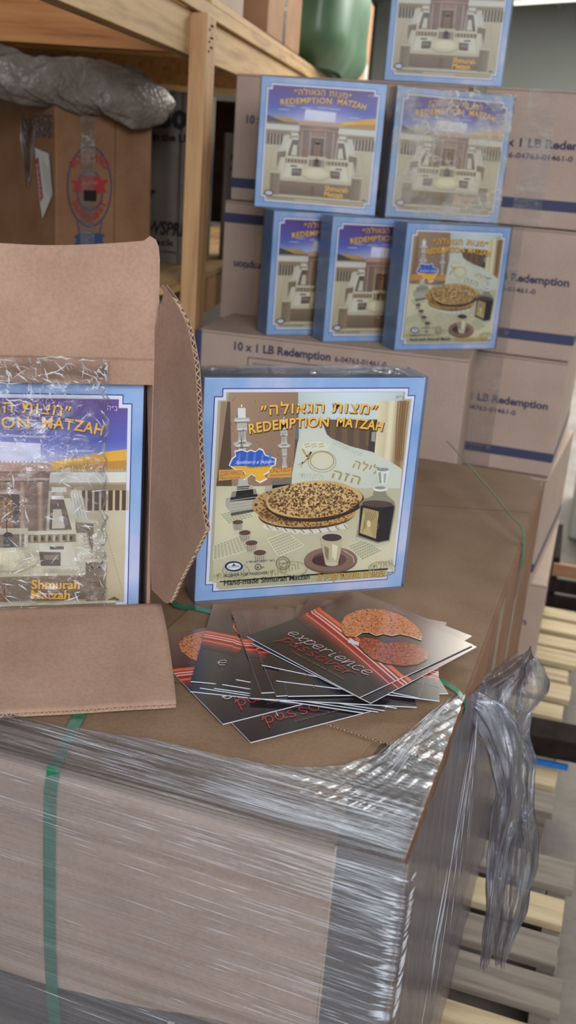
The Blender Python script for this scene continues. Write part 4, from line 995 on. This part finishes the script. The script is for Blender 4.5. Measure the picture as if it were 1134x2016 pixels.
red_carton(RX+.004, 2.70, LV[3], 0, RW, .62, LV[4]-LV[3]-.003, 'redemption carton fourth up in the right-hand rear stack, behind the matzah picture box', 'end')
red_carton(RX+.032, 2.70, LV[4], 0, RW+.02, .62, LV[5]-LV[4]-.003, 'topmost carton of the right-hand rear stack, crinkled tape down its middle', 'end')
red_carton(-1.10, 2.70, LV[3], 0, .63, .31, LV[4]-LV[3]-.003, 'upside-down redemption carton behind the lower row of blue boxes', 'upper', flip=True, tape=False)
red_carton(-1.085, 2.70, LV[4], 0, .615, .31, LV[5]-LV[4]-.003, 'upper left redemption carton behind the two middle blue boxes', 'upper', tape=False)
red_carton(-1.10, 2.70, LV[2], 0, .63, .31, LV[3]-LV[2]-.003, 'carton behind the wide one that carries the blue boxes', 'long', tape=False)
bg = red_carton(-.997, 2.305, .684, 5.0, .668, .31, .344, 'wide redemption carton on which the lower three blue boxes stand', 'big', tape=False)
red_carton(-1.0, 2.30, .372, 4.0, .66, .32, .309, 'carton directly under the wide one behind the big carton', 'long', tape=False)
red_carton(-1.0, 2.30, .062, 3.0, .66, .32, .308, 'lowest carton behind the big carton, on the rear pallet', 'long', tape=False)

Z3 = 1.0285
matzah_box(Vector((-.829, 2.345, Z3)), 43, 'court', 'leftmost of the three lower blue boxes, standing on the wide carton')
matzah_box(Vector((-.686, 2.352, Z3)), 43.5, 'court', 'middle one of the three lower blue boxes, purple sky at its top')
matzah_box(Vector((-.512, 2.365, Z3)), 44.5, 'seder', 'right one of the three lower blue boxes, showing matzah and a bottle')
matzah_box(Vector((-.903, 2.405, Z3+S+.003)), 13, 'court', 'left box of the middle pair of blue boxes, sunlit court picture fully visible')
gb = matzah_box(Vector((-.598, 2.495, Z3+S+.003)), 31, 'court', 'right box of the middle pair of blue boxes, its picture under shiny glare')
for ch in gb.children:
    if ch.name.startswith('shrink_wrap'): ch.material_slots[0].link = 'OBJECT'; ch.material_slots[0].material = M['shrink_glare']
matzah_box(Vector((-.688, 2.712, LV[5])), 5, 'court', 'topmost blue box, cut off by the top edge of the photo')

# =================================================================== SHELVING
SA_ = 10.0; so = (-1.0, 2.31)
def sv(x, y): return pv(x, y, so, 90+SA_)
su = Vector((math.cos(R(SA_)), math.sin(R(SA_)), 0)); svv = Vector((-math.sin(R(SA_)), math.cos(R(SA_)), 0))
sh = empty('shelving_unit', (so[0], so[1], -.08), R(SA_))
def shp(name, mat, x0, x1, y0, y1, z0, z1, bevel=.002):
    b = MB(); b.box(x0, x1, y0, y1, z0+.08, z1+.08); return b.build(name, mat, sh, bevel=bevel)
shp('post', 'wood_o', -.044, -.004, -.002, .088, -.08, 1.732)
shp('post', 'wood_o', -.040, -.002, 1.60, 1.69, -.08, 1.64)
shp('post', 'wood_o', -1.24, -1.20, .3, .39, -.08, 1.72)
shp('post', 'wood_o', -1.24, -1.20, 2.0, 2.09, -.08, 1.72)
bm = shp('side_beam', 'wood_b', -.078, -.042, -1.1, 4.4, 1.643, 1.735)
shp('side_beam', 'wood_b', -1.22, -1.18, -1.1, 4.4, 1.640, 1.735)
shp('crossbeam', 'wood_x', -1.18, -.08, .10, .138, 1.655, 1.765)
shp('crossbeam', 'wood_b', -1.18, -.08, 1.30, 1.338, 1.645, 1.735)
shp('upper_deck', 'wood_b', -1.24, -.030, .14, 4.4, 1.767, 1.785)
shp('deck_edge', 'wood_b', -.0415, -.028, -1.1, 4.4, 1.736, 1.766)
shp('lower_deck', 'wood_b', -1.20, -.045, -.10, 2.0, 1.115, 1.133)
shp('end_shade_panel', 'dark', -1.19, -.095, 2.12, 2.135, 1.14, 1.64)  # dark sheet added to stand in for the shade inside the shelves
shp('back_shade_panel', 'dark', -1.26, -1.243, -1.0, 4.4, 1.0, 1.72)  # another added dark sheet, its colour standing for shade at the back
shp('crossbeam', 'wood_o', -1.18, -.047, .42, .458, 1.025, 1.113)
shp('side_beam', 'wood_o', -.085, -.047, .09, 2.0, 1.025, 1.113)
b = MB()
for (dx, dz) in ((-.000, 1.70), (-.000, 1.675), (-.000, 1.655)):
    for yy in (.020, .035, .05): b.tube([(-.004, yy, dz+.08+.01*(yy > .03)), (-.0015, yy, dz+.08+.01*(yy > .03))], .0022, 8)
b.build('nail_heads', 'dark', sh)
tag(sh, 'tall timber shelving with an orange lumber post at the upper left', 'shelf')

# supermarket carton on the shelf
K = Vector((-1.327, 2.2, 1.134)); rk = empty('supermarket_carton', K, 0)
dR = Vector((.46, .888, 0)).normalized(); dL = Vector((-.888, .46, 0))
hK = 1.530-1.134; LR = .275; LL = .55
b = MB(); b.prism([(0, 0, 0), dR*LR, dR*LR+dL*LL, dL*LL], (0, 0, hK)); b.build('body', 'card_rock', rk, bevel=.004)
AR = Matrix.Rotation(math.atan2(dR.y, dR.x), 4, 'Z')
def logo(A):
    RD = (150, 42, 46); BL = (44, 66, 108)
    cx, cz = .093, .205; 
    A.ring(cx, cz, .062, .092, .0036, BL, 1, 40); A.ring(cx, cz-.008, .036, .046, .003, BL, 1, 30)
    A.text('ROCKLAND', (cx-.044, cz+.040), (cx+.044, cz+.040), .020, RD, 2, pm=(cx, cz+.064), bold=.015)
    A.text('SUPERMARKET', (cx-.050, cz-.036), (cx+.050, cz-.036), .017, RD, 2, pm=(cx, cz-.080), bold=.015)
    A.poly([(cx-.052, cz+.012), (cx-.040, cz+.004), (cx-.048, cz-.014), (cx-.030, cz-.008), (cx-.030, cz-.014), (cx+.030, cz-.014), (cx+.030, cz-.008), (cx+.048, cz-.014), (cx+.040, cz+.006), (cx+.054, cz+.018), (cx+.030, cz+.018), (cx+.030, cz+.026), (cx-.030, cz+.022), (cx-.030, cz+.014)], RD, 2)
    A.text('Kosher', (cx-.020, cz+.004), (cx+.022, cz+.006), .012, (176, 120, 84), 3, shear=.3)
    A.poly([(cx-.045, cz-.116), (cx-.035, cz-.122), (cx-.045, cz-.138), (cx+.045, cz-.138), (cx+.036, cz-.122), (cx+.045, cz-.112), (cx+.028, cz-.108), (cx-.028, cz-.108)], BL, 2)
    A.stroke([(cx-.036, cz-.082), (cx-.028, cz-.108)], .003, BL, 1); A.stroke([(cx+.036, cz-.082), (cx+.028, cz-.108)], .003, BL, 1)
    A.text('Shop Online At', (cx-.042, cz-.172), (cx+.040, cz-.172), .010, RD, 2); A.text('www.rocklandkosher.com', (cx-.078, cz-.200), (cx+.076, cz-.200), .0095, RD, 2)
lo = ink(logo).build('store_emblem', 'ink', rk); lo.rotation_euler = (0, 0, math.atan2(dR.y, dR.x)); lo.location = -dL*.0022
b = MB(); b.box(.075, .112, -.0032, -.0006, .172, .198); ho = b.build('hand_hole', 'dark', rk, bevel=.002); ho.rotation_euler = lo.rotation_euler
b = MB(); b.box(.165, .1665, -.0012, 0, 0, hK, 0, lin((96, 62, 42)));  q = b.build('fold_line', 'ink', rk); q.rotation_euler = lo.rotation_euler
b = MB(); b.box(.066, .106, -.0030, -.0024, .0, hK); tp_ = b.build('packing_tape', 'tape', rk); tp_.rotation_euler = lo.rotation_euler
# front-left face: crumpled tape and white label
AL = math.atan2(-dL.y, -dL.x)
b = MB()
def ctape(u, v):
    x = -.15+u*.145; z = .36-v*(.05 if u > .45 else .05+.12*math.sin(math.pi*min(1, (u)/.45)))
    return (x, -.004-.006*abs(mnoise.noise(Vector((u*7, v*7, 2)))), z)
b.grid(ctape, 40, 30); c1 = b.build('crumpled_tape', 'film_bunch', rk); c1.rotation_euler = (0, 0, AL)
def lab(A):
    A.poly([(-.083, .285), (-.020, .275), (.0-.004, .185), (-.050, .125), (-.060, .155), (-.078, .26)], (190, 188, 180), 1)
    A.poly([(-.078, .258), (-.066, .266), (-.046, .175), (-.058, .162)], (150, 52, 56), 2)
    A.text('CHAMPS', (-.053, .175), (-.070, .250), .007, (214, 196, 190), 3)
    for k in range(7): A.stroke([(-.05+k*.006, .262-k*.004), (-.036+k*.006, .190-k*.004)], .0012, (130, 126, 122), 3)
l2 = ink(lab).build('paper_label', 'ink', rk); l2.rotation_euler = (0, 0, AL); l2.location = -dR*.006
tag(rk, 'brown supermarket carton with red and blue oval emblem on the shelf, upper left', 'carton')
# bubble wrap roll over the carton
bw = MB(); path = [pyy(-60, 150, 2.10), pyy(20, 162, 2.15), pyy(100, 172, 2.2), pyy(170, 178, 2.26), pyy(220, 190, 2.32), pyy(265, 208, 2.36), pyy(312, 222, 2.40)]
rad = [.070, .066, .058, .064, .068, .064, .002]
def bwf(u, v):
    t = u*(len(path)-1); i = min(int(t), len(path)-2); t -= i; p = path[i]*(1-t)+path[i+1]*t; r = rad[i]*(1-t)+rad[i+1]*t if i < 5 else .064*math.sqrt(max(0, 1-t*t))+.0005
    a = v*2*math.pi; n = mnoise.noise(Vector((u*9, math.cos(a)*1.5, math.sin(a)*1.5)))*.35+mnoise.noise(Vector((u*30, math.cos(a)*4, math.sin(a)*4)))*.14
    r *= 1+n*.7
    return (p.x+.5*r*math.cos(a), p.y+1.6*r*math.cos(a), p.z+.85*r*math.sin(a)+.012)
bw.grid(bwf, 110, 50); o = bw.build('bubble_wrap', 'bubble', smooth=True)
tag(o, 'puffy roll of clear bubble wrap lying on the supermarket carton', 'bubble wrap')
# grey carton behind the bubble wrap
b = MB(); b.box(0, .5, 0, .35, 0, .535)
tag(b.build('grey_box', 'grey_bag', bevel=.004, loc=(-2.12, 2.86, 1.134), rz=R(-6)), 'flat grey box in shadow above the bubble wrap at the left edge', 'box')
# newsprint bundles
def bundle(P, ang, w, d, h, label, big):
    e = empty('newsprint_bundle', P, R(ang)); b = MB()
    def bf(u, v):
        a = u*2*math.pi; k = .22
        cx, cy = math.cos(a), math.sin(a)
        x = w/2*(1+math.copysign(abs(cx)**k, cx)); y = d/2*(1+math.copysign(abs(cy)**k, cy))
        fold = .004*math.sin(x*190+1.5*math.sin(v*3))+.002*math.sin(x*430)
        return (x, y+fold*(1 if cy < 0 else 0), v*h)
    b.grid(bf, 150, 12); b.add([(w/2+(w/2)*math.cos(t*.2618)*1.0*.98, d/2+d/2*math.sin(t*.2618)*.98, h) for t in range(24)], [tuple(range(24))])
    b.build('wrapper', 'white_roll', e, smooth=True)
    def tx(A):
        K_ = (26, 22, 22)
        if big:
            A.text('1250', (w-.175, h-.090), (w-.020, h-.090), .044, K_, 1, bold=.05); A.text('in the USA', (w-.120, h-.126), (w+.012, h-.126), .021, K_, 1, bold=.03)
            A.text('Paper', (w-.205, .172), (w-.105, .172), .032, K_, 1, bold=.05); A.text('NEWSPRINT', (w-.175, .078), (w+.03, .078), .036, K_, 1, bold=.03, shear=.2)
            A.text('1 Pack', (w-.150, .048), (w-.045, .048), .018, K_, 1, bold=.02); A.text('Contents sheets', (w-.145, .028), (w-.04, .028), .010, K_, 1)
        else: A.text('25', (.03, h-.10), (.11, h-.10), .044, K_, 1, bold=.05)
    t = ink(tx).build('black_lettering', 'ink', e); t.location.y = -.006
    return tag(e, label, 'newsprint bundle')
nb = bundle(pyy(262, 545, 2.60)*1, 5, .28, .2, .45, 'pale newsprint bundle with bold black lettering beside the orange post', True)
nb.location = (-1.47, 2.66, 1.134)
nb2 = bundle((-1.165, 2.80, 1.134), 5, .07, .2, .36, 'dark narrow newsprint bundle just right of the orange post', False)
nb2.location = (-1.22, 2.95, 1.134)

# goods on top of the shelving
def onshelf(name, mat, xa, xb, depth, h, label, cat, t_in=.04, extra=None, rot=0, zb=1.785):
    a = sv(xa, 100); p = Vector((a.x, a.y, zb))-su*t_in
    b = sv(xb, 100); return p
def upbox(name, mat, P, ang, w, d, h, label, cat):
    b = MB(); b.box(0, w, 0, d, 0, h); o = b.build(name, mat, bevel=.004, loc=P, rz=R(ang)); return tag(o, label, cat)
DZ = 1.787
def onsh(x, y, z): p = Vector((so[0], so[1], 0))+su*x+svv*y; return (p.x, p.y, z)
o = upbox('pale_carton', 'card_red', onsh(-.34, .20, DZ), 10, .30, .36, .30, 'pale carton at the top edge of the photo, left of the brown taped carton', 'carton')
o = upbox('brown_carton', 'card_brown', onsh(-.40, .88, DZ), 10, .37, .66, .35, 'brown taped carton on top of the shelving beside the green sack', 'carton')
b = MB(); b.box(.3702, .3708, .28, .34, 0, .35); b.build('packing_tape', 'tape', o)
o = upbox('stamped_carton', 'card_brown', onsh(-.46, 3.35, DZ), 10, .46, .75, .50, 'brown carton with round stamp behind the green sack', 'carton')
def st(A): A.ring(.30, .22, .09, .09, .012, (84, 60, 50), 1); pass
q = ink(st).build('stamp', 'ink', o); q.rotation_euler = (0, 0, R(90)); q.location = (.4612, 0, 0)
q = ink(lambda A: (A.rect(.50, .0, .70, .18, (170, 166, 160), 1), A.rect(.56, .03, .61, .10, (40, 36, 36), 2))).build('carton_label', 'ink', o); q.rotation_euler = (0, 0, R(90)); q.location = (.4612, 0, 0)
b = MB()
def sack(u, v):
    a = u*2*math.pi; k = .30; cx, cy = math.cos(a), math.sin(a)
    w, d = .26, .62; s_ = (1-.22*(1-min(1, v*5))**2)*(1 if v < .98 else .97)
    x = w*math.copysign(abs(cx)**k, cx)*s_; y = d*math.copysign(abs(cy)**k, cy)*s_
    n = mnoise.noise(Vector((x*6, y*6, v*2)))*.022+.003*math.sin(a*7+v*3)
    return (x+n, y+n, v*.60)
b.grid(sack, 90, 30); b.add([(.17*math.cos(t*.5236), .30*math.sin(t*.5236), .004) for t in range(12)], [tuple(range(12))])
g = b.build('green_sack', 'green', smooth=True, loc=onsh(-.17, 2.50, DZ), rz=R(10)); tag(g, 'full green plastic sack on top of the shelving', 'sack')
b = MB(); b.grid(lambda u, v: (.06*math.cos(u*6.283)*math.sin(v*3.14)+.01*math.sin(u*20), .09*math.sin(u*6.283)*math.sin(v*3.14), .028+.028*math.cos(v*3.14)+.004*math.sin(u*30)), 40, 14)
tag(b.build('blue_bag', 'blue_bag', smooth=True, loc=onsh(.0-.06, 3.22, DZ)), 'small crumpled blue plastic bag beside the green sack', 'bag')

# =================================================================== RIGHT BACKGROUND
FZ = -.08
def stru(o, name=None): o['kind'] = 'structure'; return o
b = MB(); b.box(-3.2, 4.5, -4.0, 12.0, FZ-.1, FZ); stru(b.build('floor', 'floor'))
b = MB(); b.box(-3.2, 4.5, 12.0, 12.15, FZ, 3.1); stru(b.build('wall_back', 'wall'))
b = MB(); b.box(-3.35, -3.2, -4.0, 12.15, FZ, 3.1); stru(b.build('wall_left', 'wall_d'))
b = MB(); b.box(4.5, 4.65, -4.0, 12.15, FZ, 3.1); stru(b.build('wall_right', 'wall'))
b = MB(); b.box(-3.35, 4.65, -1.2, 12.15, 3.1, 3.2)
for k in range(12): b.box(-3.2+k*.65, -3.14+k*.65, -1.2, 12, 3.06, 3.1)
stru(b.build('ceiling', 'ceil'))
# white chest freezer with bins on it
b = MB(); b.box(0, 1.5, 0, .65, .0, .52, 0); fz = b.build('chest_freezer', 'white_metal', bevel=.015, loc=(-.09, 4.45, FZ), rz=R(2))
b = MB(); b.box(-.005, 1.505, -.012, .655, .525, .575); b.build('lid', 'white_metal', fz, bevel=.012)
b = MB(); b.box(.66, .84, -.03, -.013, .50, .53); b.build('handle', 'dark', fz, bevel=.004)
tag(fz, 'pale chest freezer far back at the right edge', 'freezer')
def bin_(name, mat, X, z, w, h, label, d=.34):
    b = MB(); t = .012
    b.box(0, w, 0, d, 0, t); b.box(0, w, 0, t, 0, h); b.box(0, w, d-t, d, 0, h); b.box(0, t, 0, d, 0, h); b.box(w-t, w, 0, d, 0, h)
    b.box(-.01, w+.01, -.01, .005, h-.03, h); b.box(-.01, w+.01, d-.005, d+.01, h-.03, h)
    return tag(b.build(name, mat, bevel=.003, loc=(X, 4.52, z)), label, 'bin')
bin_('plastic_bin', 'grey_bag', -.07, FZ+.576, .60, .13, 'grey plastic bin on the freezer at the right edge')
bin_('plastic_bin', 'yellow', -.05, FZ+.707, .60, .10, 'yellow plastic bin stacked on the grey one at the right edge')
bin_('plastic_bin', 'navy', -.03, FZ+.808, .60, .17, 'navy plastic bin above the yellow one at the right edge')
bin_('plastic_bin', 'teal', .0, FZ+.979, .60, .15, 'teal plastic bin topmost of the stack at the right edge')
# dark slatted crate on the floor by the pallets
cr = empty('wooden_crate', (-.10, 3.45, FZ), R(3))
for k in range(4): b = MB(); b.box(0, .14, 0, .02, .02+k*.06, .065+k*.06); b.build('slat', 'wood_r' if k == 3 else 'dark', cr)
for x in (0, .12): b = MB(); b.box(x, x+.02, .02, .40, 0, .26); b.build('side', 'dark', cr)
tag(cr, 'small dark wooden crate on the floor behind the rear pallet', 'crate')
b = MB()
b.box(0, .10, 0, .012, 0, .012)
tag(b.build('blue_strip', plain('blue_tape', (30, 110, 190), .5), loc=(-.05, 2.29, .0625), rz=R(4)), 'short bright blue plastic strip on the pallets at the right', 'strip')
b = MB(); b.box(0, .14, 0, .10, 0, .055); tag(b.build('dark_block', 'dark', bevel=.004, loc=(-.06, 2.33, .0625+.0), rz=R(4)), 'dark block lying on the rear pallet behind the hanging film', 'block')
# ceiling lamp far back
LPP = pz(1150, 5, 2.98); lp = empty('ceiling_lamp', (LPP.x, LPP.y, 3.02), R(150)); b = MB(); b.box(-.9, .9, -.09, .09, 0, .05); b.build('housing', 'white_metal', lp, bevel=.005)
b = MB(); b.box(-.88, .88, -.07, .07, -.012, -.001); b.build('diffuser', 'lamp', lp); tag(lp, 'fluorescent ceiling lamp beyond the rear carton stack', 'lamp')

# =================================================================== LIGHT
def area(name, loc, target, sx, sy, power, col):
    l = bpy.data.lights.new(name, 'AREA'); l.shape = 'RECTANGLE'; l.size = sx; l.size_y = sy; l.energy = power; l.color = col
    o = bpy.data.objects.new(name, l); COL.objects.link(o); o.location = loc
    o.rotation_euler = (Vector(target)-Vector(loc)).to_track_quat('-Z', 'Y').to_euler(); return o
area('loading_door_daylight', (1.15, -1.3, 2.85), (-.3, 1.25, .9), 1.8, 1.6, 112, (.92, .96, 1.0))
area('warm_bay_lamp', (-.05, 5.2, 2.9), (-.2, 1.0, .9), .9, .3, 24, (1.0, .84, .56))
area('added_back_fill', (1.0, 7.5, 3.0), (1.0, 7.5, 0), 5, 5, 520, (.96, 1.0, .97))  # unseen fill light added to brighten the far wall and ceiling
area('right_side_area', (3.6, 1.0, 2.2), (-.2, 1.2, .6), 1.6, 1.4, 9, (.92, .95, 1.0))  # weak cool area light standing unseen at the right; no window is built
w = bpy.data.worlds.new('World'); scene.world = w; w.use_nodes = True
w.node_tree.nodes['Background'].inputs['Color'].default_value = (.88, .93, 1.0, 1); w.node_tree.nodes['Background'].inputs['Strength'].default_value = .95

# =================================================================== CAMERA
cd = bpy.data.cameras.new('camera'); co = bpy.data.objects.new('camera', cd); COL.objects.link(co)
cd.sensor_fit = 'VERTICAL'; cd.sensor_height = 36; cd.lens = 36*FPX/IH; cd.clip_start = .05
co.matrix_world = Matrix(((RT[0], UP[0], -FW[0], 0), (RT[1], UP[1], -FW[1], 0), (RT[2], UP[2], -FW[2], CAM[2]), (0, 0, 0, 1)))
cd.dof.use_dof = True; cd.dof.focus_distance = 1.18; cd.dof.aperture_fstop = 6.5
scene.camera = co

for o in list(scene.objects):
    if o.parent is None: o.location.z += ZS

vs = scene.view_settings; scene.display_settings.display_device = 'sRGB'
vs.view_transform = 'Standard'; vs.look = 'None'; vs.exposure = 0.22; vs.gamma = 1.0; vs.use_curve_mapping = False
scene.cycles.use_denoising = True
scene.cycles.max_bounces = 8; scene.cycles.diffuse_bounces = 3; scene.cycles.glossy_bounces = 3; scene.cycles.transparent_max_bounces = 24
scene.cycles.transmission_bounces = 2
